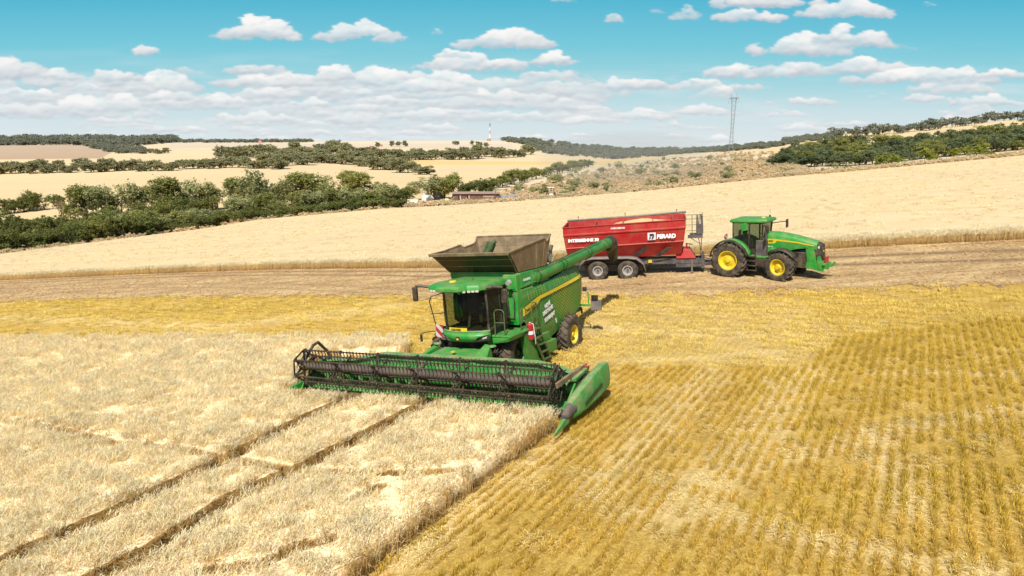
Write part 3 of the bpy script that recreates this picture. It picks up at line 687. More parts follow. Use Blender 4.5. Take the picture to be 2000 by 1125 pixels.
# stubble rows
def rows_pts(ang, period, seg, x0, x1, y0, y1, test):
    dx, dy = math.sin(ang), math.cos(ang); nx, ny = dy, -dx; c = [(x_, y_) for x_ in (x0, x1) for y_ in (y0, y1)]
    a0, a1 = min(p_[0]*nx+p_[1]*ny for p_ in c), max(p_[0]*nx+p_[1]*ny for p_ in c); b0, b1 = min(p_[0]*dx+p_[1]*dy for p_ in c), max(p_[0]*dx+p_[1]*dy for p_ in c)
    A, B = np.meshgrid(np.arange(a0, a1, period), np.arange(b0, b1, seg)); A, B = A.ravel(), B.ravel()+rng.uniform(-.2, .2, A.size)
    A = A+.10*(fbm(A*.5, B*.25, 2, 77)-.5)+rng.normal(0, .02, A.size)
    X_, Y_ = A*nx+B*dx, A*ny+B*dy; ok = (X_ > x0) & (X_ < x1) & (Y_ > y0) & (Y_ < y1); X_, Y_ = X_[ok], Y_[ok]; ok = test(X_, Y_); return X_[ok], Y_[ok]
HL = [G2(1150, 725), G2(1560, 716), G2(1780, 640), G2(2100, 560)]     # headland edge
def hl_y(x): return np.interp(x, [p_[0] for p_ in HL], [p_[1] for p_ in HL])
FH = [G2(1188, 716), G2(1400, 720), G2(1565, 722), G2(1640, 660), G2(2060, 610)]
fhx, fhy = [p_[0] for p_ in FH], [p_[1] for p_ in FH]
isfront = lambda x, y: (y < np.interp(x, fhx, fhy)) & (x > fhx[0]-1.5) | (y < fhy[0]) & (x <= fhx[0])
t1 = lambda x, y: isfront(x, y) & ~inside(WH, x, y) & inview(x, y, 60)
x, y = rows_pts(ROW, .30, .42, -6, 26, 8, 30, t1)
gap = fbm(x*.9, y*.9, 3, 15); k = rng.random(len(x)) < np.clip(.62+1.2*(gap-.3), .3, 1); x, y = x[k], y[k]; n = len(x)
SV = [stubble_row(300+i, .52, 105, .125, .85, 8).obj('stubble_row', M['stub']) for i in range(6)]
SVg = [stubble_row(320+i, .52, 100, .14, .85, 4, (.66, .46, .07)).obj('stubble_row', M['stub']) for i in range(3)]
gr = fbm(x*.5, y*.5, 4, 18)+np.clip((x-6)/26, 0, .35)+rng.normal(0, .05, n) > .66
rz = np.stack([np.zeros(n), np.zeros(n), np.full(n, -ROW)+rng.integers(0, 2, n)*math.pi], -1)
scatter('stubble', 'golden cut stubble in drilled rows right of the combine', 'stubble', np.stack([x, y, H(x, y)], -1)[~gr], rz[~gr], rng.uniform(.8, 1.15, n)[~gr], None, SV)
scatter('tall_stubble', 'taller darker olive stubble in patches towards the right edge of the field', 'stubble', np.stack([x, y, H(x, y)], -1)[gr], rz[gr], rng.uniform(.85, 1.2, n)[gr], None, SVg)
HD = R(-67)
def t2(x, y): s_ = x/y; return (~t1(x, y)) & ~inside(WH, x, y) & (y < lin(SOIL_A, s_)+.4) & inview(x, y, 40)
x, y = rows_pts(HD, .26, .9, -48, 40, 9, 66, t2)
k = (rng.random(len(x)) < np.clip(.3+1.3*(fbm(x*.5, y*.5, 3, 25)-.2), .2, 1)*np.interp(y, [20, 35, 60], [.95, .7, .5])); x, y = x[k], y[k]; n = len(x)
HV = [stubble_row(340+i, .95, 46, .15, 1.7, 20, (1.0, .74, .17)).obj('headland_row', M['stub']) for i in range(5)]
scatter('headland_stubble', 'light golden stubble on the headland between combine and cultivated strip', 'stubble', np.stack([x, y, H(x, y)], -1), np.stack([np.zeros(n), np.zeros(n), np.full(n, -HD)+rng.normal(0, .15, n)], -1), rng.uniform(.8, 1.15, n), None, HV)
# loose straw: everywhere a little, thick in trails and pale swaths
ST = [[G2(*q) for q in l] for l in (((1210, 1000), (1400, 1005), (1560, 1050), (1800, 1100), (1960, 1122)), ((1330, 935), (1500, 905), (1600, 880), (1740, 840), (2000, 795)), ((1560, 720), (1480, 860), (1320, 1000)), ((1390, 730), (1290, 830), (1180, 950)), ((1150, 640), (1450, 655)), ((1250, 700), (1540, 690)), ((760, 1110), (940, 975), (1090, 870)), ((1700, 845), (1780, 1000)), ((0, 620), (400, 640), (780, 600)), ((1700, 728), (2000, 732)))]
x, y = rect_pts(-45, 38, 9, 62, 5); s_ = x/y
ok = ~inside(WH, x, y) & (y < lin(SOIL_A, s_)) & inview(x, y, 40); x, y = x[ok], y[ok]
d = np.min([dist_poly(l, x, y)/(w_) for l, w_ in zip(ST, (.3, .3, .9, .7, 1.0, .8, .5, .4, .8, .3))], axis=0)
hlb = inside([G2(1150, 720), G2(1150, 585), G2(1560, 585), G2(1640, 650), G2(1560, 712)], x, y)
pr = .05+.4*hlb+.85*np.clip(1.25-d, 0, 1)+.22*sstep(fbm(x*.35, y*.35, 4, 39), .56, .75); k = rng.random(len(x)) < pr; x, y = x[k], y[k]; n = len(x)
PV = [straw_pile(400+i, .36, 110, .07).obj('straw_pile', M['stub']) for i in range(5)]
scatter('loose_straw', 'pale chopped straw lying in trails and swaths on the stubble', 'straw', np.stack([x, y, H(x, y)+.02], -1), np.stack([np.zeros(n), np.zeros(n), rng.uniform(0, 6.28, n)], -1), rng.uniform(.7, 1.3, n), None, PV)
# cultivated strip litter
x, y = rect_pts(-70, 48, 34, 95, 6); s_ = x/y
ok = (y > lin(SOIL_A, s_)-.8) & (y < lin(CROP_A, s_)) & inview(x, y, 40); x, y = x[ok], y[ok]; k = rng.random(len(x)) < .5+1.2*(fbm(x*.5, y*1.4, 4, 55)-.3); x, y = x[k], y[k]; n = len(x); h2 = rng.random(n) < .45
scatter('soil_clods', 'brown clods turned up on the cultivated strip', 'soil', np.stack([x, y, H(x, y)+.03], -1)[~h2], np.stack([np.zeros(n), np.zeros(n), rng.uniform(0, 6.28, n)], -1)[~h2], rng.uniform(.5, 1.4, n)[~h2], None, [clod(500+i) for i in range(5)])
LV = [straw_pile(520+i, .4, 26, .07, (.56, .40, .24)).obj('straw_litter', M['stub']) for i in range(4)]
scatter('straw_litter', 'dull straw mixed into the cultivated strip under the tractor', 'straw', np.stack([x, y, H(x, y)+.04], -1)[h2], np.stack([np.zeros(n), np.zeros(n), rng.uniform(0, 6.28, n)], -1)[h2], rng.uniform(.8, 1.5, n)[h2], None, LV)

nv = len(GROUND.data.vertices); co_ = np.empty(nv*3); GROUND.data.vertices.foreach_get('co', co_); co_ = co_.reshape(-1, 3); gx2, gy2 = co_[:, 0], co_[:, 1]
ln2 = np.zeros(nv); nr = (gy2 > 5) & (gy2 < 60)
ln2[nr] = np.exp(-(np.min([dist_poly(l, gx2[nr], gy2[nr])/w_ for l, w_ in zip(ST, (.35, .35, .8, .7, 1.0, .8, .5, .45, .8, .3))], axis=0))**2)
ln2[nr] = np.maximum(ln2[nr], .35*inside([G2(1150, 720), G2(1150, 585), G2(1560, 585), G2(1640, 650), G2(1560, 712)], gx2[nr], gy2[nr]))
a_r = GROUND.data.attributes.new('lane', 'FLOAT', 'POINT'); a_r.data.foreach_set('value', ln2.astype('f4'))
# ------------------------------------------------------------------ machines: frames (x = the machine's left, y = backwards, z = up)
def frame(o, yaw, pit, rol):
    b = Vector((math.sin(yaw)*math.cos(pit), math.cos(yaw)*math.cos(pit), math.sin(pit)))
    x0 = Vector((math.cos(yaw), -math.sin(yaw), 0)); n0 = x0.cross(b); x = x0*math.cos(rol)+n0*math.sin(rol); n = x.cross(b)
    m = Matrix.Identity(4)
    for i in range(3): m[i][0] = x[i]; m[i][1] = b[i]; m[i][2] = n[i]; m[i][3] = o[i]
    return m
def add_wheel(parent, c, R0, w, rimR, side, rim_mat, nlug=22, lug=.05, yaw=0., hub=.12, dish=.12, name='wheel', trad=True):
    """tyre with chevron lugs, dished rim; side=+1 when the outer face looks to +x"""
    wh = empty(name); wh.parent = parent; wh.matrix_local = Matrix.Translation(Vector(c)) @ Matrix.Rotation(yaw, 4, 'Z')
    b = MB(); h = w/2; Rb = R0-lug
    prof = [(-h*.72, rimR), (-h*.95, rimR+.06), (-h, rimR+(Rb-rimR)*.5), (-h*.96, Rb-.07), (-h*.82, Rb-.015), (-h*.4, Rb), (h*.4, Rb), (h*.82, Rb-.015), (h*.96, Rb-.07), (h, rimR+(Rb-rimR)*.5), (h*.95, rimR+.06), (h*.72, rimR)]
    b.lathe(prof, (0, 0, 0), 56)
    for s in (-1, 1):
        for k in range(nlug):
            a0 = 2*math.pi*(k+(.5 if s > 0 else 0))/nlug; da = 2*math.pi/nlug
            def P(t, r, e):      # t 0 at the centre line, 1 at the shoulder; lugs sweep back
                a = a0+t*da*.95+e*da*.17*(1-.25*t); return (s*(-.02+t*h*1.0), r*math.cos(a), r*math.sin(a))
            t_ = [0, .45, .85, 1.01]; rt = [R0, R0, R0-.012, R0-.075]; rb = [Rb-.01, Rb-.01, Rb-.03, Rb-.12]
            rings = [[P(t_[i], rb[i], -1.0), P(t_[i], rb[i], 1.0), P(t_[i], rt[i], .7), P(t_[i], rt[i], -.7)] for i in range(4)]
            b.loft(rings)
    b.build('tyre', M['rubber'], wh, smooth=30)
    q = MB(); o = side*h
    pr = [(o*.80, rimR+.035), (o*.86, rimR+.02), (o*.86, rimR-.02), (o*.66, rimR-.05), (o*.25, rimR-.09), (o*.18, rimR*.72), (o*.30, rimR*.52), (o*.42, rimR*.40), (o*.42, .01)]
    q.lathe(pr, (0, 0, 0), 40); q.lathe([(x-side*.015, r) for x, r in pr], (0, 0, 0), 40)
    q.build('rim', rim_mat, wh, smooth=35)
    k = MB(); k.cyl((o*.40, 0, 0), (o*.40+side*dish, 0, 0), hub, hub*.8, 20)
    for i in range(8 if R0 < 1.2 else 10):
        a = 2*math.pi*i/(8 if R0 < 1.2 else 10); k.cyl((o*.41, math.cos(a)*hub*1.6, math.sin(a)*hub*1.6), (o*.41+side*.03, math.cos(a)*hub*1.6, math.sin(a)*hub*1.6), .018, n=6)
    k.build('hub', rim_mat if rim_mat is not M['silver'] else M['greyd'], wh, smooth=35)
    return wh
CM = frame((-.994, 26.96, -1.323), .50, -.035, .09)
cb = empty('combine_harvester', CM)
tag(cb, 'large green combine harvester with open grain tank and unloading tube swung out', 'combine harvester')
# chassis and body
b = MB(); b.b2((-1.3, .45, 1.0), (1.3, 6.1, 3.15)); b.b2((-.9, -1.2, .95), (.9, .6, 1.7)); b.b2((-1.55, -.25, .85), (1.55, .25, 1.1)); b.b2((-1.2, 1.8, .55), (1.2, 4.6, 1.05))
for i in range(9): b.cyl((-.9+rnd.random()*2.2, -.6, 1.1+rnd.random()*.5), (-.5+rnd.random()*1.8, -.9-.2*rnd.random(), 1.1+rnd.random()*.6), .03, n=6)
b.build('chassis', M['dark'], cb, bev=.03)
b = MB(); b.cyl((-1.65, 4.4, .78), (1.65, 4.4, .78), .12); b.b2((-.5, 4.2, .6), (.5, 4.6, 1.1)); b.build('rear_axle', M['green_dark'], cb, bev=.02)
b = MB()   # upper hull under the grain tank
b.hexa([(-1.5, .3, 3.1), (1.5, .3, 3.1), (1.5, 3.2, 3.1), (-1.5, 3.2, 3.1)], [(-1.75, .35, 4.02), (1.5, .35, 4.02), (1.5, 2.95, 4.02), (-1.75, 2.95, 4.02)])
b.b2((-1.2, 5.95, 2.1), (1.2, 6.35, 3.3)); b.b2((-1.3, 3.2, 3.15), (-.2, 5.9, 3.6)); b.build('upper_hull', M['green'], cb, bev=.05)
b = MB()   # engine bay and machinery seen behind the unloading tube
for i in range(16): 
    y_ = 3.1+rnd.random()*2.8; x_ = .2+rnd.random()*1.1; b.box((x_, y_, 3.55+rnd.random()*.12), (.2+rnd.random()*.3, .2+rnd.random()*.4, .2+rnd.random()*.3))
b.b2((.1, 3.1, 3.4), (1.3, 5.9, 3.58)); b.build('engine_bay', M['dark'], cb, bev=.02)
b = MB(); b.cyl((1.05, 4.3, 3.5), (1.05, 4.3, 4.5), .08, n=14); b.cyl((1.05, 4.3, 4.5), (1.05, 4.46, 4.75), .085, n=14); b.build('exhaust_pipe', M['black'], cb, smooth=40)
b = MB(); b.cyl((.95, 3.75, 4.25), (1.35, 3.7, 4.25), .19, n=16); b.cyl((1.05, 3.75, 3.5), (1.05, 3.75, 4.2), .08, n=16); b.build('air_filter', M['silver'], cb, smooth=40)
b = MB(); b.hexa([(-1.0, 5.2, .95), (1.0, 5.2, .95), (1.0, 6.9, 1.0), (-1.0, 6.9, 1.0)], [(-1.15, 5.2, 2.2), (1.15, 5.2, 2.2), (1.15, 6.6, 2.1), (-1.15, 6.6, 2.1)]); b.b2((-1.15, 6.5, 1.3), (1.15, 7.2, 1.42)); b.build('straw_chopper', M['dark'], cb, bev=.03)
# side panels
def side_panel(s, nm):
    def zr(y): return np.interp(y, [.25, 1.0, 1.7, 2.15, 3.2, 5.1, 5.9, 6.4, 6.62], [2.1, 1.7, 1.0, .80, 1.05, 1.52, 1.76, 2.1, 2.7]), np.interp(y, [.25, 3.2, 5.4, 6.0, 6.45, 6.62], [3.22, 3.4, 3.66, 3.76, 3.72, 3.4])
    def X(y, z): return 1.65-max(0, z-3.0)**1.3*.45-max(0, 1.5-z)*.18-max(0, y-5.9)*.22-max(0, .5-y)*.2+.05*math.sin((y-.3)/6.2*math.pi)
    rows_ = []
    for y in np.linspace(.25, 6.62, 40):
        lo, hi = zr(y); rows_.append([(s*X(y, z), y, z) for z in np.linspace(lo, hi, 22)])
    b = MB(); b.grid(rows_); d_ = b; b.cur = 1
    for i in range(25):
        y = 2.9+i*.135
        for k in range(17):
            z = 1.45+k*.145+(i % 2)*.072; zs = 2.82+(y-1.75)*.072; f_ = .010+.014*math.sin(min(1, (y-2.9)/2.6)*math.pi)*math.exp(-((z-2.35)/.7)**2)
            if z > zs-.1 or z < 1.35+abs(y-4.2)*.35+(.4 if y < 3.1 else 0) or (y < 3.6 and z < 2.3-(y-2.9)*1.1): continue
            x = s*(X(y, z)+.030); d_.add([(x, y-f_, z-.03), (x, y+f_, z-.03), (x, y+f_*1.2, z+.034), (x, y-f_*.8, z+.034)], [(0, 1, 2, 3)])
    for i in range(44):
        y = .5+i*.125
        for k in range(4):
            z = 2.98+k*.085+(y-1.75)*.07+(i % 2)*.04
            if z > 3.5 or i % 2 or abs(math.sin(i*.35)) < .3 or 2.3 < y < 3.3: continue
            x = s*(X(y, z)+.030); d_.add([(x, y-.02, z-.024), (x, y+.02, z-.024), (x, y+.02, z+.024), (x, y-.02, z+.024)], [(0, 1, 2, 3)])
    b.cur = 0; p = b.build(nm, [M['green_side'] if s > 0 else M['green'], M['yellow']], cb, smooth=40)
    st = MB(); top, bot = [], []
    def band(ya, yb, za0, za1, zb0, zb1, n=16):
        r_ = []
        for t in np.linspace(0, 1, n):
            y = ya+(yb-ya)*t; r_.append([(s*(X(y, z)+.032), y, z) for z in (za0+(zb0-za0)*t, za1+(zb1-za1)*t)])
        st.grid(r_)
    band(.30, 1.45, 2.27, 2.60, 2.58, 2.87); band(1.45, 1.75, 2.58, 2.87, 2.76, 2.91, 4); band(1.75, 6.4, 2.76, 2.91, 3.10, 3.24, 30)
    st.build('yellow_stripe', M['yellow'], p)
    k = MB()
    for a, c in (((1.62, .95), (1.62, 2.6)), ((.3, 2.2), (1.6, 2.52)), ((1.62, 2.6), (1.8, 2.72)), ((1.8, 2.72), (6.45, 3.06))):
        for t0 in range(8):
            A = [a[0]+(c[0]-a[0])*t0/8, a[1]+(c[1]-a[1])*t0/8]; B_ = [a[0]+(c[0]-a[0])*(t0+1)/8, a[1]+(c[1]-a[1])*(t0+1)/8]; k.beam((s*(X(*A)+.028), *A), (s*(X(*B_)+.028), *B_), .012, .018)
    k.build('panel_seam', M['green_dark'], p)
    return p, X
pl, PX = side_panel(1, 'side_panel'); pr_, _ = side_panel(-1, 'side_panel')
upv = (-.02, 0, 1); rt = (0, .97, .19)
text('JOHN DEERE', .20, M['ink'], pl, (PX(.4, 2.4)+.045, .40, 2.37), (0, .965, .26), (0, -.1, 1), bold=.004, sx=.86)
for s_, y_, z_, sz in (('NOVÉ', 2.08, 2.30, .22), ('DIGITÁLNE', 1.88, 2.02, .22), ('KOMBAJNY', 2.02, 1.72, .22)):
    text(s_, sz, M['white'], pl, (PX(y_, z_)+.05, y_, z_), rt, (-.03, -.19, .97), bold=.014, sx=.90)
text('0', .3, M['white'], pl, (PX(3.0, 1.6)+.05, 3.05, 1.5), rt, (-.05, -.19, .97), bold=.01, sx=.7)
b = MB(); b.b2((.98, -.02, 1.98), (1.60, .34, 3.98)); b.b2((1.15, .3, 3.0), (1.62, 1.4, 3.35)); b.build('service_door', M['green'], cb, bev=.04)
b = MB(); b.b2((1.04, -.045, 2.1), (1.54, -.015, 3.3)); b.b2((1.04, -.045, 3.42), (1.54, -.015, 3.9)); b.build('door_recess', M['green'], cb, bev=.03)
b = MB(); b.b2((1.0, -.05, 3.33), (1.6, -.03, 3.37)); b.tube([(1.45, -.08, 2.2), (1.5, -.14, 2.5), (1.52, -.12, 3.0), (1.4, -.1, 3.3)], .022); b.tube([(1.12, -.08, 2.15), (1.15, -.12, 2.3), (1.5, -.1, 2.28)], .02); b.build('hose', M['black'], cb)
b = MB(); b.hexa([(1.2, .35, 3.4), (1.62, .35, 3.4), (1.62, 2.1, 3.5), (1.2, 2.1, 3.5)], [(1.3, .38, 4.0), (1.56, .38, 4.0), (1.5, 1.6, 4.0), (1.3, 1.6, 4.0)]); hb = b.build('tank_side', M['green'], cb, bev=.03)
text('AGROSERVIS', .13, M['white'], hb, (1.63, .5, 3.66), (-.03, 1, 0), (-.1, 0, 1), bold=.003, sx=.9)
# grain tank flaps
TK = [(-1.75, .38, 4.04), (1.5, .38, 4.04), (1.5, 2.9, 4.04), (-1.75, 2.9, 4.04)]; TT_ = [(-2.08, -.48, 4.88), (1.62, -.48, 4.9), (1.66, 3.15, 5.33), (-2.02, 3.15, 5.33)]
def lerp(a, c, t): return tuple(a[i]+(c[i]-a[i])*t for i in range(3))
tank = empty('grain_tank'); tank.parent = cb
def flap(i, j, ribs, notch=None, mat='khaki'):
    A, B_, C_, D_ = TK[i], TK[j], TT_[j], TT_[i]; b = MB(); pts = [A, B_]
    n = 20; top = []
    for k in range(n+1):
        t = k/n; h_ = 1.
        if notch: h_ = notch(t)
        top.append(lerp(lerp(A, B_, t), lerp(D_, C_, t), h_))
    bot = [lerp(A, B_, k/n) for k in range(n+1)]
    b.grid([bot, [lerp(bot[k], top[k], .5) for k in range(n+1)], top])
    o = b.build('tank_flap', M[mat], tank, solid=.025)
    r_ = MB()
    for t in ribs: r_.beam(lerp(A, B_, t), lerp(lerp(A, B_, t), lerp(D_, C_, t), .96*(notch(t) if notch else 1)), .05, .05)
    for k in range(n): r_.beam(top[k], top[k+1], .07, .06)
    if not notch:
        for h_ in (.35, .68): r_.beam(lerp(A, D_, h_), lerp(B_, C_, h_), .04, .05)
    r_.build('flap_rib', M['khaki'], o, bev=.008); return o
flap(0, 1, (.02, .98), mat='khaki_shade'); b = MB(); b.hexa([(-2.09, -.56, 4.78), (1.63, -.56, 4.80), (1.63, -.50, 4.80), (-2.09, -.50, 4.78)], [(-2.09, -.60, 4.90), (1.63, -.60, 4.92), (1.63, -.50, 4.92), (-2.09, -.50, 4.90)]); b.build('flap_lip', M['khaki'], tank, bev=.01); flap(2, 3, (.02, .3, .6, .98)); flap(1, 2, (.12, .35, .62, .85), lambda t: float(np.interp(t, [0, .84, .88, .93, 1], [1, .97, .80, .80, 1])))
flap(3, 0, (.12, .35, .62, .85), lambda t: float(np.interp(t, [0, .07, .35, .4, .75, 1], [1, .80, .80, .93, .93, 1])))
b = MB(); b.add([(-1.7, .45, 4.08), (1.45, .45, 4.08), (1.45, 2.85, 4.08), (-1.7, 2.85, 4.08)], [(0, 1, 2, 3)]); b.build('tank_floor', M['khaki_shade'], tank)
b = MB(); b.cyl((-1.0, 1.7, 4.1), (-.55, 1.95, 5.12), .2, n=20); b.cyl((-.6, 1.92, 5.02), (-.38, 2.0, 5.2), .1, .08, 12); b.build('filling_auger', M['green_dark'], tank, smooth=40)
b = MB(); b.cyl((.75, .7, 4.1), (.75, .7, 4.75), .03); b.box((.72, .65, 4.75), (.2, .1, .14)); b.box((.7, .2, 4.62), (.25, .08, .08)); b.build('level_sensor', M['greyd'], tank)
# unloading tube
ua = empty('unloading_tube'); ua.parent = cb
P0, P1 = Vector((1.42, 1.75, 3.62)), Vector((1.55, 10.35, 4.38)); D = (P1-P0).normalized()
b = MB(); b.cyl(P0, P1, .26, .265, 28); b.cyl((1.28, 1.05, 3.0), (1.36, 1.45, 3.62), .24, .24, 20); b.cyl((1.36, 1.45, 3.62), P0+D*.1, .25, .235, 20); b.cur = 1
for t in (.03, .29, .33, .62, .66, .9): b.cyl(P0+D*8.6*t, P0+D*(8.6*t+.045), .295, .295, 28)
b.build('tube', [M['green_side'], M['green_dark']], ua, smooth=40)
b = MB(); 
for x_ in (-.04, .16): b.tube([P0+Vector((x_, 0, .28))+D*k*.9 for k in range(9)], .014, 5)
b.build('hydraulic_hose', M['black'], ua)
b = MB(); q = P1-D*.1; rings = []; U1 = Vector((1, 0, 0)); U2 = U1.cross(D); U2 = U2 if U2.z > 0 else -U2
for t, r0_, dn in ((-.15, .30, 0), (.05, .34, 0), (.30, .38, .04), (.42, .36, .18), (.46, .30, .30)):
    c_ = q+D*t; rings.append([tuple(c_+U1*r0_*.95*math.cos(a)+U2*(r0_*math.sin(a)-(dn if math.sin(a) > 0 else dn*2.2)-(.12 if math.sin(a) < -.3 else 0))) for a in [2*math.pi*k/20 for k in range(20)]])
b.loft(rings); b.build('rubber_spout', M['black'], ua, smooth=50)
b = MB(); b.beam((1.3, 3.2, 3.5), (1.45, 3.5, 3.65), .1, .12); b.tube([(.9, 2.5, 3.5), (1.4, 5.2, 3.9)], .035); b.build('support_arm', M['green_dark'], ua)
# cab
cab = empty('cab'); cab.parent = cb
def arc(z, y_mid, y_side, hw, cx, n=11): return [(cx+hw*math.sin(t*math.pi/2*.98), y_side+(y_mid-y_side)*math.cos(t*math.pi/2), z) for t in np.linspace(-1, 1, n)]
Lc = [arc(2.13, -2.12, -1.72, .93, .30), arc(2.5, -2.18, -1.75, .95, .27), arc(3.1, -2.14, -1.68, .96, .22), arc(3.62, -2.0, -1.6, .95, .17)]
b = MB(); b.grid(Lc); b.build('windshield', M['glass'], cab, smooth=60)
bl, br, tl, tr = Lc[0][0], Lc[0][-1], Lc[3][0], Lc[3][-1]
rbl, rbr, rtl, rtr = (-.68, -.12, 2.13), (1.24, -.12, 2.13), (-.80, -.12, 3.62), (1.15, -.12, 3.62)
b = MB(); b.add([br, rbr, rtr, tr], [(0, 1, 2, 3)]); b.build('side_window', M['glassl'], cab); b = MB(); b.add([bl, rbl, rtl, tl], [(0, 1, 2, 3)]); b.build('side_window', M['glass'], cab)
b = MB()
for a, c in ((bl, tl), (br, tr), (rbl, rtl), (rbr, rtr)): b.beam(a, c, .09, .09)
mL = [lerp(bl, rbl, .62), lerp(tl, rtl, .62)]; mR = [lerp(br, rbr, .62), lerp(tr, rtr, .62)]
b.beam(mL[0], mL[1], .05, .05); b.beam(mR[0], mR[1], .05, .05)
for r_ in (Lc[0], Lc[3]):
    for a, c in zip(r_, r_[1:]): b.beam(a, c, .05, .05)
for a, c in ((bl, rbl), (br, rbr), (tl, rtl), (tr, rtr)): b.beam(a, c, .07, .08)
b.build('cab_frame', M['black'], cab, bev=.01)
b = MB(); b.b2((-.66, -1.75, 1.72), (1.2, -.1, 2.10)); b.b2((-.78, -.10, 2.1), (1.15, .3, 3.6)); b.build('cab_floor', M['black'], cab, bev=.03)
b = MB(); b.b2((-.78, -.11, 2.15), (1.16, -.10, 3.6)); b.build('rear_wall', M['interior'], cab)
b = MB(); b.b2((0, -.95, 2.3), (.5, -.5, 2.62)); b.box((.25, -.48, 2.95), (.46, .14, .8), Matrix.Rotation(-.12, 3, 'X')); b.box((.25, -.44, 3.42), (.26, .1, .2)); b.b2((.58, -1.3, 2.3), (.78, -.5, 2.72)); b.build('driver_seat', M['seat'], cab, bev=.05)
b = MB(); b.cyl((.25, -1.55, 2.15), (.25, -1.35, 2.75), .05); b.lathe([(-.015, .17), (.015, .19), (.015, .17), (-.015, .19)], (0, 0, 0), 18); 
b.v[-72:] = [(.25+y_, -1.33+x_+z_*.35, 2.78+z_*.5) for x_, y_, z_ in b.v[-72:]]; b.build('steering_wheel', M['interior'], cab)
b = MB(); b.box((.85, -1.5, 2.95), (.24, .05, .18)); b.cyl((.85, -1.5, 2.3), (.85, -1.48, 2.9), .02); b.build('monitor', M['ink'], cab, bev=.01)
b = MB(); b.b2((.78, -1.35, 2.98), (1.0, -1.33, 3.08)); b.build('yellow_sticker', M['yellow'], cab)
b = MB()
out = [(-1.02, .28), (-1.12, -1.1), (-1.22, -1.75), (-1.12, -2.08), (-.72, -2.16), (-.52, -2.48), (.52, -2.52), (.70, -2.20), (1.12, -2.05), (1.28, -1.75), (1.3, -1.0), (1.2, .28)]
ctr = (.08, -1.0)
def ring(f_, z, dz=0): return [(ctr[0]+(x-ctr[0])*f_, ctr[1]+(y-ctr[1])*f_, z+dz*(1-((y+1)/1.6)**2*.5)) for x, y in out]
b.loft([ring(.93, 3.62), ring(1.0, 3.66), ring(1.0, 3.76), ring(.96, 3.84, .01), ring(.80, 3.89, .03), ring(.4, 3.92, .04)]); rf = b.build('cab_roof', M['green'], cab, smooth=35)
for x_, y_ in ((-.98, -2.09), (-.82, -2.12), (-1.12, -1.98), (.62, -2.30), (.78, -2.20), (.92, -2.14), (1.06, -2.08)):
    b = MB(); b.box((x_, y_, 3.63), (.13, .08, .08)); b.build('work_lamp', M['lamp'], rf, bev=.02)
b = MB(); b.cyl((-.22, -1.72, 3.88), (-.22, -1.72, 3.98), .16, .14, 24); b.build('receiver_dome', M['yellow'], rf, smooth=40)
b = MB(); b.cyl((.42, -1.3, 3.9), (.42, -1.3, 3.96), .06); b.cyl((.42, -1.3, 3.95), (.40, -1.28, 4.45), .008, n=5); b.build('antenna', M['black'], rf)
b = MB(); b.grid([arc(1.74, -2.22, -1.78, .98, .33), arc(1.9, -2.30, -1.82, 1.03, .33), arc(2.05, -2.28, -1.82, 1.04, .32)]); b.grid([arc(2.05, -2.28, -1.82, 1.04, .32), arc(2.10, -2.18, -1.75, 1.0, .32)]); fr_ = b.build('front_fascia', M['green'], cab, smooth=50, solid=.03)
b = MB(); b.grid([arc(2.10, -2.26, -1.8, 1.02, .32), arc(2.14, -2.20, -1.76, 1.0, .31)]); b.build('sill', M['green_dust'], cab, solid=.02)
for s in (-1, 1):
    a = [(.33+s*x_, y_-.09, z_) for x_, y_, z_ in ((.55, -2.15, 1.77), (.98, -1.90, 1.80), (1.04, -1.86, 2.0), (.72, -2.13, 1.93))]
    b = MB(); b.add(a, [(0, 1, 2, 3)]); h_ = b.build('headlight', M['black'], fr_, solid=.05)
    c_ = [lerp(lerp(a[0], a[1], t), lerp(a[3], a[2], t), q_) for t, q_ in ((.55, .3), (.92, .35), (.92, .75), (.6, .7))]
    b = MB(); b.add([(x_, y_-.035, z_) for x_, y_, z_ in c_], [(0, 1, 2, 3)]); b.build('lens', M['lamp'], h_)
b = MB(); b.box((.22, -2.33, 1.86), (.16, .03, .17)); bd = b.build('badge', M['ink'], fr_, bev=.02)
b = MB(); b.prism([(.16, 1.82), (.28, 1.82), (.27, 1.86), (.245, 1.87), (.26, 1.91), (.22, 1.885), (.18, 1.90), (.19, 1.86)], 1, -2.352, -2.348); b.build('emblem', M['yellow'], bd)
b = MB(); b.grid([[(x_, y_-.03, z_) for x_, y_, z_ in arc(z, -2.19, -1.75, .95, .29)[3:7]] for z in (2.13, 2.26)]); sg = b.build('windshield_banner', M['yellow'], cab)
text('JOHN DEERE', .10, M['ink'], sg, (-.10, -2.24, 2.16), (1, -.02, 0), (0, 0, 1), bold=.003, sx=.75)
def mirror(s):
    b = MB()
    if s < 0: b.tube([(-1.1, -1.85, 3.74), (-1.45, -2.0, 3.80), (-1.72, -2.1, 3.82)], .055, 8); c_ = (-1.74, -2.12, 3.50)
    else: b.tube([(1.2, -1.75, 3.72), (1.5, -1.68, 3.74), (1.78, -1.45, 3.70)], .055, 8); c_ = (1.80, -1.40, 3.36)
    m_ = b.build('mirror', M['brown'], cb, smooth=40)
    q_ = MB(); q_.box(c_, (.22, .12, .56)); q_.build('mirror_housing', M['brown'], m_, bev=.05)
    q_ = MB(); q_.box((c_[0], c_[1]+.065, c_[2]), (.18, .01, .48)); q_.build('mirror_glass', M['lamp'], m_)
mirror(-1); mirror(1)
b = MB(); b.cyl((1.5, -.4, 3.75), (1.5, -.56, 3.72), .11, .09, 16); b.cyl((1.3, -.3, 3.7), (1.5, -.4, 3.75), .02); b.build('side_lamp', M['silver'], cb, smooth=40)
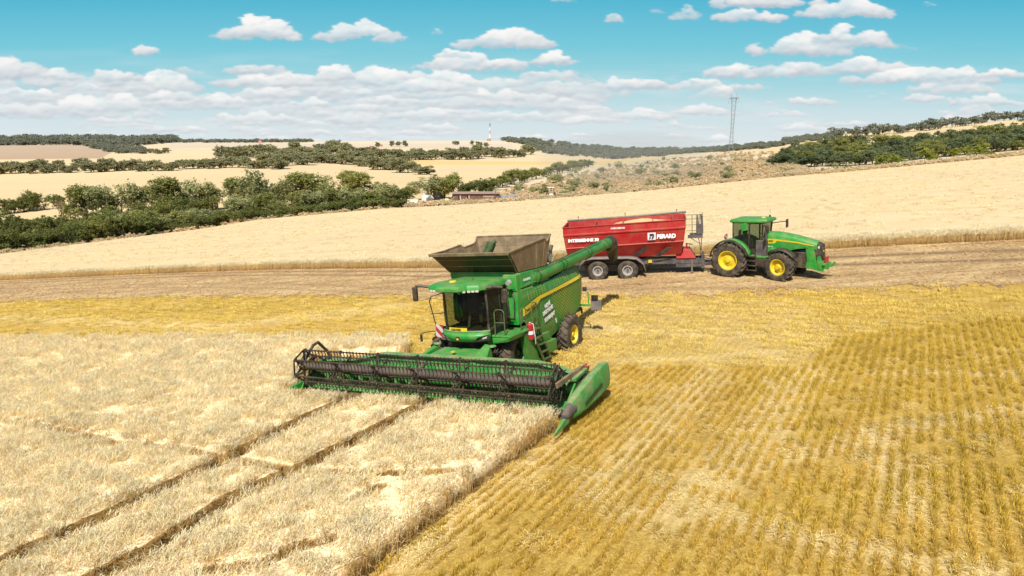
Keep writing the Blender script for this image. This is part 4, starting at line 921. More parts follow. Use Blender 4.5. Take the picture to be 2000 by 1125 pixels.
# platform, rails, ladder on the machine's left
b = MB(); b.b2((1.1, -1.45, 1.78), (2.02, .2, 1.86)); b.b2((1.1, .2, 1.78), (1.7, 1.0, 1.86)); b.hexa([(1.0, -1.5, 1.5), (1.9, -1.4, 1.62), (1.9, -.2, 1.62), (1.0, -.2, 1.5)], [(1.0, -1.5, 1.76), (1.95, -1.45, 1.77), (1.95, -.2, 1.77), (1.0, -.2, 1.76)]); b.build('platform', M['green'], cb, bev=.02)
b = MB()
def loop(x0, y0, x1, y1, z0, z1, r=.022):
    b.tube([(x0, y0, z0), (x0, y0, z1-.12), (x0+(x1-x0)*.15, y0+(y1-y0)*.15, z1-.02), (x0+(x1-x0)*.5, y0+(y1-y0)*.5, z1), (x0+(x1-x0)*.85, y0+(y1-y0)*.85, z1-.02), (x1, y1, z1-.12), (x1, y1, z0)], r)
loop(1.35, -1.45, 1.75, -1.42, 1.85, 2.85); b.tube([(1.35, -1.45, 2.35), (1.75, -1.42, 2.35)], .02)
loop(1.92, -.45, 1.92, 0.0, 1.85, 2.72); loop(1.95, .45, 1.95, .85, 1.2, 2.80); b.tube([(1.92, -.45, 2.3), (1.92, 0, 2.3)], .02)
b.build('handrail', M['rail'], cb)
ld_ = MB(); ld_.beam((1.98, .15, 1.9), (2.05, 1.15, .28), .05, .12); ld_.beam((1.98, .75, 1.95), (2.05, 1.75, .25), .05, .12)
ld_ = ld_.build('ladder', M['rail'], cb, bev=.01)
for k in range(5):
    t = .08+k*.21; b = MB(); b.b2((1.85, .17+t*1.0, 1.88-t*1.62-.02), (2.15, .77+t*1.0, 1.88-t*1.62+.02)); b.build('step', M['rail'], ld_)
b = MB(); b.hexa([(1.72, .1, .30), (1.95, .1, .30), (1.95, .95, .30), (1.72, .95, .30)], [(1.72, -.3, 1.7), (1.95, -.3, 1.7), (1.95, .45, 1.7), (1.72, .45, 1.7)]); b.build('ladder_side_plate', M['green_side'], cb, bev=.02)
b = MB(); b.b2((1.25, 1.55, .45), (1.95, 2.6, .95)); b.b2((1.3, 1.7, .95), (1.8, 2.3, 1.3)); b.prism([(1.2, .9), (2.7, .9), (2.5, 1.15), (1.6, 1.35)], 0, 1.3, 1.7); b.build('tool_box', M['green_side'], cb, bev=.03)
b = MB(); b.cyl((2.0, .18, 1.42), (2.0, .12, 2.0), .13, .13, 18); b.cyl((2.0, .12, 2.0), (2.0, .115, 2.08), .13, .05, 18); fx = b.build('fire_extinguisher', M['red'], cb, smooth=40)
b = MB(); b.cyl((2.0, .16, 1.62), (2.0, .145, 1.76), .133, .133, 18, cap=False); b.build('paper_label', M['white'], fx); b = MB(); b.tube([(2.0, .1, 2.1), (2.12, .2, 2.0), (2.12, .3, 1.5), (2.05, .45, 1.15)], .018); b.build('hose', M['white'], fx)
# right hand side: rail and warning board
b = MB(); b.tube([(-1.1, -1.0, 2.6), (-1.62, -1.4, 2.6)], .02); b.tube([(-1.0, -1.0, 3.45), (-1.55, -1.35, 3.30), (-1.62, -1.4, 3.1), (-1.35, -1.35, 1.85), (-1.05, -1.2, 1.85)], .022); 
b.build('handrail', M['black'], cb)
b = MB(); b.box((-1.08, -1.62, 1.98), (.34, .03, .50), Matrix.Rotation(.12, 3, 'Y')); b.build('warning_board', M['hazard'], cb)
b = MB(); b.tube([(-1.2, -1.6, 1.98), (-1.72, -1.75, 1.92), (-1.82, -1.78, 1.86)], .022); b.box((-1.85, -1.8, 1.7), (.09, .06, .3)); b.build('kerb_mirror', M['black'], cb, bev=.01)
for s, x_ in ((-1, -.95), (1, 1.5)):
    b = MB(); b.cyl((x_, -2.0, 1.56), (x_, -2.0, 1.60), .16, .14, 20); b.build('step_pad', M['green_dust'], cb)
# feeder house
b = MB(); b.hexa([(-.95, -3.1, .45), (1.25, -3.1, .45), (1.0, -.6, .8), (-.8, -.6, .8)], [(-.95, -3.1, 1.26), (1.25, -3.1, 1.26), (.9, -1.9, 1.42), (-.7, -1.9, 1.42)])
b.build('feeder_house', M['green'], cb, bev=.03)
b = MB(); b.hexa([(1.25, -3.15, .5), (1.75, -3.15, .5), (1.5, -1.9, .7), (1.1, -1.9, .7)], [(1.2, -3.15, 1.30), (1.75, -3.15, 1.05), (1.45, -2.0, 1.62), (1.2, -2.0, 1.66)]); b.build('feeder_shield', M['green'], cb, bev=.03)
b = MB(); b.hexa([(-1.5, -3.15, .5), (-.95, -3.15, .5), (-.85, -1.9, .7), (-1.2, -1.9, .7)], [(-1.5, -3.15, 1.05), (-1.0, -3.15, 1.30), (-.9, -2.0, 1.5), (-1.15, -2.0, 1.5)]); b.build('feeder_shield', M['green'], cb, bev=.03)
b = MB(); b.b2((.12, -2.7, 1.42), (.26, -2.55, 1.46)); b.build('warning_sticker', M['yellow'], cb)
b = MB()
for k in range(10):
    x_ = rnd.choice([-1, 1])*rnd.uniform(.95, 1.3); b.tube([(x_, -.8, 1.3+rnd.random()*.3), (x_+rnd.uniform(-.1, .1), -1.4, 1.2), (x_, -2.2, 1.0+rnd.random()*.3)], .02, 5)
b.build('hydraulic_hoses', M['black'], cb)
for s in (-1, 1):
    add_wheel(cb, (s*1.50-.12, -.25, .93), .95, .72, .46, s, M['green_dark'], 20, .085)  # front rims in dark green: the shadow on them is painted in
    add_wheel(cb, (s*1.70, 4.40, .74), .95, .64, .42, s, M['yellow'], 20, .075)
for s in (-1, 1):
    b = MB(); b.beam((s*1.2, 6.3, 1.75), (s*2.05, 6.4, 1.72), .10, .10); b.tube([(s*1.9, 6.4, 1.8), (s*1.88, 6.4, 2.35), (s*1.72, 6.4, 2.45)], .03); r_ = b.build('rear_lamp_arm', M['green'], cb)
    b = MB(); b.b2((s*2.03, 6.33, 1.5), (s*2.55, 6.38, 2.0)); b.build('reflector_board', M['grey'], r_)
    b = MB(); b.b2((s*2.08, 6.28, 1.98), (s*2.38, 6.42, 2.22)); b.build('rear_lamp', M['black'], r_, bev=.02); b = MB(); b.box((s*1.72, 6.4, 2.5), (.2, .1, .2)); b.build('rear_camera', M['black'], r_, bev=.02)
b = MB(); b.tube([(1.2, 6.2, 1.5), (1.45, 6.5, 1.6), (1.45, 6.6, 1.3)], .05); b.build('tow_hook', M['dark'], cb)

# ------------------------------------------------------------------ header
HM = CM @ Matrix.Rotation(R(1.6), 4, 'Z')
hd = empty('grain_header', HM)
tag(hd, 'wide green cutting header with brown tined reel carried in front of the combine', 'header')
XL, XR = -5.55, 5.42
b = MB(); b.prism([(XL, .28), (XR, .28), (XR, 1.0), (4.75, 1.18), (3.8, 1.36), (-2.75, 1.36), (-4.1, 1.08), (XL, .98)], 1, -3.12, -3.06); b.build('back_sheet', M['green_dust'], hd)
b = MB()
for a, c in (((XL, .98), (-4.1, 1.08)), ((-4.1, 1.08), (-2.75, 1.37)), ((-2.75, 1.37), (3.8, 1.37)), ((3.8, 1.37), (4.75, 1.19)), ((4.75, 1.19), (XR, 1.0))): b.hexa([(a[0], -3.28, a[1]-.04), (c[0], -3.28, c[1]-.04), (c[0], -2.95, c[1]-.02), (a[0], -2.95, a[1]-.02)], [(a[0], -3.26, a[1]), (c[0], -3.26, c[1]), (c[0], -2.95, c[1]+.02), (a[0], -2.95, a[1]+.02)])
b.build('top_beam', M['green_dust'], hd, bev=.01)
b = MB(); b.hexa([(XL, -4.55, .12), (XR, -4.55, .12), (XR, -3.05, .2), (XL, -3.05, .2)], [(XL, -4.55, .17), (XR, -4.55, .17), (XR, -3.05, .28), (XL, -3.05, .28)])
b.build('table', M['khaki_shade'], hd)  # dark sheet: shade under the reel is put into the table colour
b = MB(); nse = 16
for k in range(nse): x0 = XL+.1+(XR-XL-.2)*k/nse; b.hexa([(x0+.03, -4.4, .19), (x0+(XR-XL)/nse-.05, -4.4, .19), (x0+(XR-XL)/nse-.05, -3.9, .24), (x0+.03, -3.9, .24)], [(x0+.05, -4.36, .24), (x0+(XR-XL)/nse-.07, -4.36, .24), (x0+(XR-XL)/nse-.07, -3.92, .34), (x0+.05, -3.92, .34)])
b.build('table_pan', M['green'], hd, bev=.015)
b = MB(); b.b2((XL, -4.66, .11), (XR, -4.55, .15))
for k in range(146): x_ = XL+.04+k*.0762; b.hexa([(x_-.015, -4.66, .12), (x_+.015, -4.66, .12), (x_+.015, -4.6, .12), (x_-.015, -4.6, .12)], [(x_-.004, -4.76, .13), (x_+.004, -4.76, .13), (x_+.015, -4.6, .15), (x_-.015, -4.6, .15)])
b.build('knife_bar', M['dark'], hd)
b = MB(); b.cyl((XL+.1, -3.55, .62), (XR-.1, -3.55, .62), .19, n=24)
for sgn, x0, x1 in ((1, XL+.12, -.9), (-1, .9, XR-.12)):
    n_ = int(abs(x1-x0)/.55*24); pts = []
    for k in range(n_+1):
        a = sgn*2*math.pi*k/24; x_ = x0+(x1-x0)*k/n_; pts.append(((x_, -3.55+.18*math.cos(a), .62+.18*math.sin(a)), (x_, -3.55+.32*math.cos(a), .62+.32*math.sin(a))))
    b.grid([[p_[0], p_[1]] for p_ in pts])
b.build('auger', M['green_dust'], hd, smooth=40)
for s, x_ in ((-1, XL), (1, XR)):
    b = MB(); b.prism([(-3.05, .15), (-3.05, 1.15), (-3.7, 1.0), (-4.5, .5), (-4.75, .2), (-4.7, .1)], 0, x_-.03, x_+.03); b.build('end_plate', M['green'], hd)
# reel
ry, rz, RR = -4.72, 1.12, .60
reel = empty('reel'); reel.parent = hd; rx0, rx1 = -5.22, 5.12
b = MB(); b.cyl((rx0, ry, rz), (rx1, ry, rz), .135, n=22); nsp = 7
xs = [rx0+(rx1-rx0)*k/(nsp-1) for k in range(nsp)]
for x_ in xs: b.cyl((x_-.05, ry, rz), (x_+.05, ry, rz), .15, n=22)
b.build('reel_tube', M['tube'], reel, smooth=40)
AN = [R(90-4+60*k) for k in range(6)]
for x_ in xs:
    b = MB()
    for a in AN:
        c_ = (x_, ry+RR*math.cos(a), rz+RR*math.sin(a)); p_ = (x_+.10, ry+.14*math.cos(a+.6), rz+.14*math.sin(a+.6)); q_ = (x_-.10, ry+.14*math.cos(a-.6), rz+.14*math.sin(a-.6))
        b.beam(p_, c_, .03, .05); b.beam(q_, c_, .03, .05); b.box(c_, (.06, .12, .12))
    b.build('spider', M['brown'], reel)
for x_ in (rx0-.08, rx1+.08):
    b = MB()
    for k in range(6):
        a, c_ = AN[k], AN[(k+1) % 6]; A = (x_, ry+RR*math.cos(a), rz+RR*math.sin(a)); B_ = (x_, ry+RR*math.cos(c_), rz+RR*math.sin(c_)); b.beam(A, B_, .03, .06); b.beam((x_, ry, rz), A, .03, .07)
        A = (x_+.07, ry+RR*math.cos(a)+.05, rz+RR*math.sin(a)+.05); b.beam(A, (x_+.07, ry+RR*.5*math.cos(c_), rz+RR*.5*math.sin(c_)), .02, .04)
    b.build('end_shield', M['black'], reel)
for a in AN:
    b = MB(); by, bz = ry+RR*math.cos(a), rz+RR*math.sin(a); b.cyl((rx0-.05, by, bz), (rx1+.05, by, bz), .026, n=8)
    k = 0; x_ = rx0+.04
    while x_ < rx1:
        b.beam((x_, by, bz), (x_+.004, by+.035, bz-.15), .026, .026); b.beam((x_+.004, by+.035, bz-.15), (x_, by-.01, bz-.30), .022, .022); b.box((x_, by, bz), (.05, .062, .062)); x_ += .152
    b.build('tine_bar', M['brown'], reel)
# reel arms
b = MB(); b.tube([(XL+.12, -3.1, .95), (XL+.10, -3.25, 1.35), (XL+.12, -3.75, 1.82), (XL+.14, -4.05, 1.75), (XL+.16, -4.75, 1.14)], .06, 8); b.tube([(XL+.2, -3.2, .8), (XL+.18, -3.9, 1.3), (XL+.18, -4.7, 1.1)], .04, 8); b.build('reel_arm', M['brown'], hd, smooth=40)
b = MB(); b.beam((XR-.08, -3.0, 1.22), (XR-.14, -5.0, 1.14), .10, .17); b.beam((XR-.06, -2.6, 1.25), (XR-.1, -3.6, 1.3), .06, .06); b.cyl((XR-.02, -3.2, .8), (XR-.05, -4.2, 1.1), .04); b.build('reel_arm', M['khaki'], hd, bev=.015)
b = MB(); b.beam((XR-.02, -2.7, 1.15), (XR-.02, -3.9, 1.05), .2, .12); b.build('arm_guard', M['green_dust'], hd, bev=.02)
b = MB()
for k in range(7): b.tube([(XR+.05+rnd.random()*.15, -2.7-k*.12, 1.0+rnd.random()*.1), (XR-.05+rnd.random()*.2, -3.3, .6+rnd.random()*.5), (XR+rnd.random()*.1, -3.8, .5+rnd.random()*.4)], .02, 5)
b.box((XR+.12, -2.95, .95), (.18, .3, .25)); b.build('drive_unit', M['black'], hd)
b = MB(); b.box((XR+.03, -2.8, 1.2), (.12, .18, .06)); b.build('marker_lamp', M['red'], hd)
def divider(x0, s, short=0.):
    dv_ = empty('crop_divider'); dv_.parent = hd; r_ = []
    for y_, hw, z0, z1, dx in ((-2.35, .13, .60, 1.24, .12), (-2.5, .16, .45, 1.34, .11), (-3.3, .17, .34, 1.26, .08), (-4.4, .17, .24, 1.00, .02), (-5.0, .15, .2, .80, -.04), (-5.2, .13, .22, .72, -.05)):
        c_ = x0+s*dx
        r_.append([(c_-hw, y_, z0+.05), (c_-hw*.6, y_, z0), (c_+hw*.6, y_, z0), (c_+hw, y_, z0+.1), (c_+hw, y_, (z0+z1)/2+.05), (c_+hw*.9, y_, z1-.10), (c_+hw*.7, y_, z1), (c_-hw*.4, y_, z1), (c_-hw*.98, y_, z1-.05)])
    b = MB(); b.loft(r_); cv = b.build('cover', M['green_dust'] if s > 0 else M['green'], dv_, smooth=22, bev=.012)
    b = MB(); b.beam((x0+s*.29, -3.2, .80), (x0+s*.22, -4.6, .52), .02, .05); b.build('side_slot', M['ink'], cv)
    b = MB(); b.box((x0-s*.02, -4.95, .80), (.09, .06, .02)); b.build('sticker', M['lime'], cv)
    b = MB(); rg = []
    for y_, r0_, z_ in ((-5.05, .20, .50), (-5.3, .18, .48), (-5.55, .15, .44), (-5.75, .09, .40)): rg.append([(x0-s*.05+r0_*.85*math.cos(a), y_, z_+r0_*1.15*math.sin(a)) for a in [2*math.pi*k/16 for k in range(16)]])
    b.loft(rg); b.build('nose_cone', M['greyd'], dv_, smooth=50)
    b = MB(); b.hexa([(x0-.10, -5.5, .2), (x0+.04, -5.5, .2), (x0-.01, -6.55+short, .08), (x0-.05, -6.55+short, .08)], [(x0-.10, -5.5, .46), (x0+.04, -5.5, .46), (x0-.01, -6.55+short, .14), (x0-.05, -6.55+short, .14)]); b.build('point', M['green_dust'], dv_, bev=.012)
divider(XR+.42, 1)
b = MB(); b.beam((XL-.02, -3.6, .9), (XL-.5, -3.9, .75), .1, .1); b.beam((XL-.08, -3.4, .5), (XL-.10, -5.2, .25), .12, .25); b.build('side_divider', M['green'], hd, bev=.02)
b = MB(); b.box((XL+.9, -3.18, .75), (.4, .04, .12)); b.build('reflector', M['red'], hd); b = MB(); b.box((XL+1.35, -3.2, .72), (.16, .04, .14)); b.build('sticker', M['yellow'], hd)

# cut straw carried on the header table and lying on ledges
pts_ = [HM @ Vector((rnd.uniform(-5.5, 5.2), rnd.uniform(-4.45, -3.25), .27)) for k in range(110)]; n = len(pts_)
scatter('cut_straw', 'freshly cut straw lying on the header table behind the reel', 'straw', np.array([tuple(v_) for v_ in pts_]), np.stack([rng.normal(0, .2, n), rng.normal(0, .2, n), rng.uniform(0, 6.28, n)], -1), rng.uniform(.5, .9, n), None, [straw_pile(600+i, .34, 40, .10).obj('straw_pile', M['stub']) for i in range(3)])
# ------------------------------------------------------------------ tractor (x = its left, y = backwards)
TM_ = frame((13.895, 41.86, .02), R(-48), -.031, .04)
tr_ = empty('tractor', TM_)
tag(tr_, 'green tractor with yellow wheels pulling the red trailer on the cultivated strip', 'tractor')
Z0 = .20
def z(v): return v+Z0
hood = []
for y_, hw, zt, zb in ((-1.75, .46, 2.62, 1.55), (-2.4, .47, 2.64, 1.55), (-3.0, .46, 2.58, 1.62), (-3.7, .43, 2.46, 1.85), (-4.3, .40, 2.32, 1.92), (-4.75, .36, 2.20, 1.85)):
    hood.append([(-hw, y_, zb), (-hw-.02, y_, (zb+zt)/2), (-hw, y_, zt-.14), (-hw*.82, y_, zt-.04), (-hw*.35, y_, zt+.02), (hw*.35, y_, zt+.02), (hw*.82, y_, zt-.04), (hw, y_, zt-.14), (hw+.02, y_, (zb+zt)/2), (hw, y_, zb)])
hood = [[(x*1.06, y, q+.06 if q > 2 else q) for x, y, q in r_] for r_ in hood]
b = MB(); b.loft(hood); hdd = b.build('hood', M['green'], tr_, smooth=40)
b = MB()
for s in (-1, 1):
    b.add([(s*.475, -1.78, 1.98), (s*.475, -2.45, 2.04), (s*.48, -2.62, 2.28), (s*.475, -1.78, 2.30)], [(0, 1, 2, 3)])
    b.add([(s*.48, -2.35, 2.20), (s*.45, -3.7, 2.12), (s*.39, -4.6, 1.98), (s*.39, -4.6, 2.04), (s*.45, -3.7, 2.20), (s*.49, -2.35, 2.32)], [(0, 1, 4, 5), (1, 2, 3, 4)])
b.v = [(x*1.09+(.012 if x > 0 else -.012), y, q+.06) for x, y, q in b.v]; st = b.build('yellow_stripe', M['yellow'], hdd)
text('JOHN DEERE', .13, M['green_dark'], st, (-.545, -1.82, 2.16), (0, -1, .1), (0, .05, 1), bold=.003, sx=.72)
text('8R 410', .10, M['white'], hdd, (-.52, -2.05, 1.86), (0, -1, .05), (0, 0, 1), bold=.002)
b = MB(); b.loft([[(x_*hw, y_, z_) for x_, z_ in ((-1, zb), (-1.05, (zb+zt)/2), (-.9, zt), (.9, zt), (1.05, (zb+zt)/2), (1, zb))] for y_, hw, zb, zt in ((-4.3, .36, .95, 2.22), (-4.8, .36, .95, 2.20), (-5.0, .31, 1.05, 2.08))]); gr_ = b.build('grille', M['black'], tr_, smooth=30, bev=.03)
for s in (-1, 1):
    b = MB(); b.hexa([(s*.18, -5.02, 1.93), (s*.34, -4.88, 1.93), (s*.36, -4.8, 1.93), (s*.18, -4.95, 1.93)], [(s*.18, -4.98, 2.06), (s*.36, -4.85, 2.06), (s*.37, -4.8, 2.06), (s*.18, -4.92, 2.06)]); b.build('headlight', M['lamp'], gr_)
    b = MB(); b.beam((s*.44, -3.85, 2.08), (s*.43, -4.3, 1.95), .05, .12); b.hexa([(s*.44, -4.15, 2.0), (s*.42, -4.62, 1.9), (s*.39, -4.62, 1.9), (s*.40, -4.15, 2.0)], [(s*.44, -4.3, .95), (s*.42, -4.85, .80), (s*.38, -4.85, .80), (s*.38, -4.3, .95)]); b.build('hood_frame', M['green'], hdd, bev=.02)
b = MB(); b.cyl((0, -5.01, 1.75), (0, -5.03, 1.75), .06, n=14); b.build('badge', M['yellow'], gr_)
b = MB(); b.b2((-.38, -4.6, .75), (.38, -1.2, 1.65)); b.b2((-.3, -1.2, .6), (.3, .9, 1.5)); b.cyl((-1.0, -3.05, .80), (1.0, -3.05, .80), .13); b.cyl((-1.0, 0, 1.05), (1.0, 0, 1.05), .2); b.b2((-.75, -2.3, .65), (.75, -1.2, 1.1)); b.build('chassis', M['dark'], tr_, bev=.03)
b = MB(); b.b2((-.98, -2.25, .72), (-.55, -1.0, 1.25)); b.b2((.55, -2.25, .72), (.98, -1.0, 1.25)); b.build('fuel_tank', M['black'], tr_, bev=.06)
b = MB(); b.hexa([(-1.0, -2.3, 1.25), (-.5, -2.3, 1.25), (-.5, -1.0, 1.25), (-1.0, -1.0, 1.25)], [(-1.0, -2.5, 1.33), (-.5, -2.5, 1.33), (-.5, -.9, 1.40), (-1.0, -.9, 1.40)]); b.b2((-.95, -2.55, 1.3), (-.5, -2.3, 1.85)); b.build('side_step_cover', M['green'], tr_, bev=.03)
st_ = MB(); st_.beam((-1.02, -.95, 1.6), (-1.08, -1.05, .45), .04, .05); st_.beam((-1.02, -1.5, 1.6), (-1.08, -1.6, .45), .04, .05); st_ = st_.build('steps', M['black'], tr_)
for k in range(4): b = MB(); b.b2((-1.14, -1.62+k*.02, .48+k*.28), (-.95, -.98, .53+k*.28)); b.build('step', M['black'], st_)
# cab
cb2 = empty('cab'); cb2.parent = tr_
def prismq(b, pts, w=.06):
    for a, c in pts: b.beam(a, c, w, w)
cz0, cz1 = 1.55, 3.25
b = MB(); P_ = {}
for s in (-1, 1):
    P_[s] = dict(rb=(s*.78, -.02, 2.3), rt=(s*.72, .02, cz1), mb=(s*.80, -1.0, cz0), mt=(s*.74, -1.0, cz1), fb=(s*.58, -1.70, cz0+.3), ft=(s*.68, -1.76, cz1), lb=(s*.80, -.65, cz0))
    q = P_[s]; prismq(b, [(q['rb'], q['rt']), (q['mb'], q['mt']), (q['fb'], q['ft']), (q['rt'], q['ft']), (q['rb'], q['lb']), (q['lb'], q['mb']), (q['mb'], q['fb'])], .08)
for k in ('rb', 'rt', 'ft', 'fb'): b.beam(P_[-1][k], P_[1][k], .07, .07)
b.b2((-.76, -1.7, 1.35), (.76, -.1, 1.62)); b.b2((-.72, -.12, 1.5), (.72, .0, 2.3)); b.build('cab_frame', M['black'], cb2, bev=.01)
for s in (-1, 1):
    q = P_[s]; b = MB(); b.add([q['mb'], q['fb'], q['ft'], q['mt']], [(0, 1, 2, 3)]); b.build('door', M['glassl'], cb2)
    b = MB(); b.add([q['mb'], q['lb'], q['rb'], q['rt'], q['mt']], [(0, 1, 2, 3, 4)]); b.build('side_window', M['glassl'], cb2)
b = MB(); b.add([P_[-1]['fb'], P_[1]['fb'], P_[1]['ft'], P_[-1]['ft']], [(0, 1, 2, 3)]); b.build('windshield', M['glassl'], cb2)
b = MB(); b.add([P_[-1]['rb'], P_[1]['rb'], P_[1]['rt'], P_[-1]['rt']], [(0, 1, 2, 3)]); b.build('rear_window', M['glassl'], cb2)
b = MB(); b.b2((-.3, -.95, 1.7), (.25, -.45, 2.2)); b.box((0, -.42, 2.45), (.5, .14, .75)); b.b2((-.45, -1.1, 1.6), (-.32, -.4, 2.3)); b.build('driver_seat', M['seat'], cb2, bev=.05)
b = MB(); b.cyl((0, -1.75, 1.6), (0, -1.5, 2.35), .05); b.tube([(.19*math.cos(a), -1.45+.07*math.sin(a), 2.38+.17*math.sin(a)) for a in [k*math.pi/8 for k in range(17)]], .018, 5); b.build('steering_wheel', M['ink'], cb2)
b = MB(); b.loft([[(x*f, -.95+(y+.95)*f, zz) for x, y in ((-.76, .22), (-.84, -.2), (-.84, -1.55), (-.70, -2.02), (.70, -2.02), (.84, -1.55), (.84, -.2), (.76, .22))] for f, zz in ((.92, 3.25), (1, 3.30), (1, 3.38), (.94, 3.46), (.7, 3.50))]); b.v = [(x, y, q_-.03*(y+1)) for x, y, q_ in b.v]; rf = b.build('cab_roof', M['green'], cb2, smooth=35)
b = MB(); b.cyl((-.2, -1.6, 3.48), (-.2, -1.6, 3.58), .14, .12, 18); b.build('receiver_dome', M['yellow'], rf, smooth=40)
b = MB(); b.cyl((.5, -1.7, 3.45), (.5, -1.7, 3.60), .06); b.cyl((.5, -1.7, 3.6), (.5, -1.7, 3.95), .01, n=5); b.build('antenna', M['black'], rf)
b = MB(); b.box((-.80, -.70, 3.0), (.10, .38, .45), Matrix.Rotation(-.2, 3, 'X')); b.build('cab_post_cover', M['green'], cb2, bev=.03)
b = MB(); b.cyl((-.66, -1.98, 1.7), (-.66, -1.98, 3.0), .085, n=14); b.cyl((-.66, -1.98, 3.0), (-.70, -1.92, 3.2), .075, n=14); b.b2((-.84, -2.05, 1.35), (-.5, -1.45, 2.25)); b.build('exhaust_pipe', M['greyd'], tr_, smooth=40)
for s, e in ((-1, .35), (1, .35)):
    b = MB(); b.tube([(s*.70, -1.75, 3.1), (s*1.1, -2.1, 3.15), (s*1.36, -2.35, 3.16)], .03); q_ = b.build('mirror', M['black'], tr_); b = MB(); b.box((s*1.46, -2.37, 3.03), (.24, .09, .50), Matrix.Rotation(-.1, 3, 'Y')); b.build('mirror_housing', M['black'], q_, bev=.03)
def mudguard(s, yc, zc, r_, x0, x1, a0, a1, nm, mat, th=.05):
    b = MB(); rws = []
    for k in range(15):
        a = R(a0+(a1-a0)*k/14); rws.append([(s*x0, yc-r_*math.cos(a), zc+r_*math.sin(a)), (s*(x0+(x1-x0)*.8), yc-r_*math.cos(a), zc+r_*math.sin(a)), (s*x1, yc-(r_-.09)*math.cos(a), zc+(r_-.09)*math.sin(a))])
    b.grid(rws); return b.build(nm, mat, tr_, smooth=50, solid=th)
for s in (-1, 1):
    f_ = mudguard(s, 0, 1.05, 1.22, .72, 1.22, 15, 150, 'rear_fender', M['green'])
    mudguard(s, 0, 1.05, 1.20, 1.20, 1.42, 15, 175, 'fender_extension', M['black'], .03)
    mudguard(s, -3.0, .88, 1.03, .85, 1.38, 35, 125, 'front_fender', M['black'], .03)
    add_wheel(tr_, (s*1.22, 0, 1.05), 1.08, .62, .56, s, M['yellow'], 20, .085, hub=.16, dish=.10)
    add_wheel(tr_, (s*1.12, -3.0, .86), .90, .60, .46, s, M['yellow'], 18, .085, yaw=R(-13), hub=.15, dish=.14)
b = MB(); b.beam((-.4, -4.2, .95), (-.4, -5.2, .80), .08, .35); b.beam((.4, -4.2, .95), (.4, -5.2, .80), .08, .35); b.b2((-.45, -5.1, .7), (.45, -4.9, 1.2)); b.b2((-.5, -5.3, 1.0), (.5, -5.1, 1.1)); b.build('front_linkage', M['green'], tr_, bev=.02)
for s in (-1, 1):
    b = MB(); b.prism([(-4.8, .8), (-4.8, 1.45), (-4.95, 1.55), (-5.08, 1.2), (-5.35, 1.0), (-5.5, 1.15), (-5.58, 1.05), (-5.4, .82), (-5.0, .75)], 0, s*.40-.04, s*.40+.04); b.build('linkage_arm', M['green'], tr_, bev=.01)
b = MB(); b.b2((-.18, -5.25, 1.1), (.18, -5.13, 1.45)); b.build('front_coupler', M['red'], tr_, bev=.02)
for s in (-1, 1): b = MB(); b.box((s*.98, .35, 2.35), (.36, .04, .42)); b.build('warning_board', M['hazard'], tr_); b = MB(); b.box((s*1.1, .30, 2.15), (.2, .08, .1)); b.build('tail_lamp', M['red'], tr_, bev=.01)
b = MB(); b.beam((-.35, .8, .9), (-.4, 1.5, .75), .08, .12); b.beam((.35, .8, .9), (.4, 1.5, .75), .08, .12); b.b2((-.3, .8, .55), (.3, 1.25, 1.1)); b.cyl((0, 1.2, .65), (0, 1.75, .60), .07); b.build('rear_linkage', M['dark'], tr_, bev=.02)

# ------------------------------------------------------------------ trailer
TR = frame((7.55, 43.95, -.514), R(-78), -.055, .03) @ Matrix.Scale(1.023, 4)
tl_ = empty('grain_trailer', TR)
tag(tl_, 'red grain trailer on twin axles with white lettering, hitched behind the green tractor', 'trailer')
YR, YF = 3.88, -3.48
def top_z(y): return 3.34+(YR-y)/(YR-YF)*.30
prof = [(1.30, 0., 0), (1.30, -.42, 0), (1.33, -.45, .0), (1.33, -.52, .0), (1.27, -.55, .02), (1.12, -1.28, .12), (1.15, -1.33, .12), (1.08, -1.40, .14), (.66, -2.20, .30)]
def tub(off): # left/right/front/back as a closed ring of sections
    rings = []
    for hw, dz, ins in prof:
        hw -= off; k = ins+off
        rings.append([(-hw, YR-k*.8, top_z(YR)+dz), (-hw, YF+k*.9, top_z(YF)+dz), (hw, YF+k*.9, top_z(YF)+dz), (hw, YR-k*.8, top_z(YR)+dz)])
    return rings
b = MB(); rg = tub(0)
for i in range(4):
    j = (i+1) % 4
    n = 10
    b.grid([[lerp(r_[i], r_[j], t/n) for t in range(n+1)] for r_ in rg])
body = b.build('body', M['red'], tl_, smooth=25)
b = MB(); rg2 = tub(.05)
for i in range(4):
    j = (i+1) % 4; b.grid([[lerp(r_[i], r_[j], t/6) for t in range(7)] for r_ in rg2])
b.add(rg[-1], [(0, 1, 2, 3)]); b.build('inner_wall', M['redin'], body)
b = MB()
for i in range(4): b.beam(rg[0][i], rg[0][(i+1) % 4], .09, .06)
b.build('top_rail', M['red'], body, bev=.01)
b = MB(); b.tube([(1.34, YR+.05, top_z(YR)+.10), (1.34, 0, top_z(0)+.07), (1.34, YF-.1, top_z(YF)+.12)], .07, 10); b.build('rolled_tarpaulin', M['grey'], tl_, smooth=40)
for y_ in (2.0, .25, -1.55, -2.75):
    b = MB(); zt = top_z(y_); b.beam((-1.27, y_, zt-.03), (1.27, y_-.0, zt-.03), .06, .05); b.beam((-1.27, y_, zt-.1), (1.25, y_-.02, zt-.6), .05, .04); b.build('cross_brace', M['redin'], tl_)
for y_ in (3.2, .2, -3.0): b = MB(); b.cyl((1.3, y_, top_z(y_)), (1.3, y_, top_z(y_)+.28), .015); b.box((1.3, y_, top_z(y_)+.3), (.08, .08, .06)); b.build('tarpaulin_post', M['greyd'], tl_)
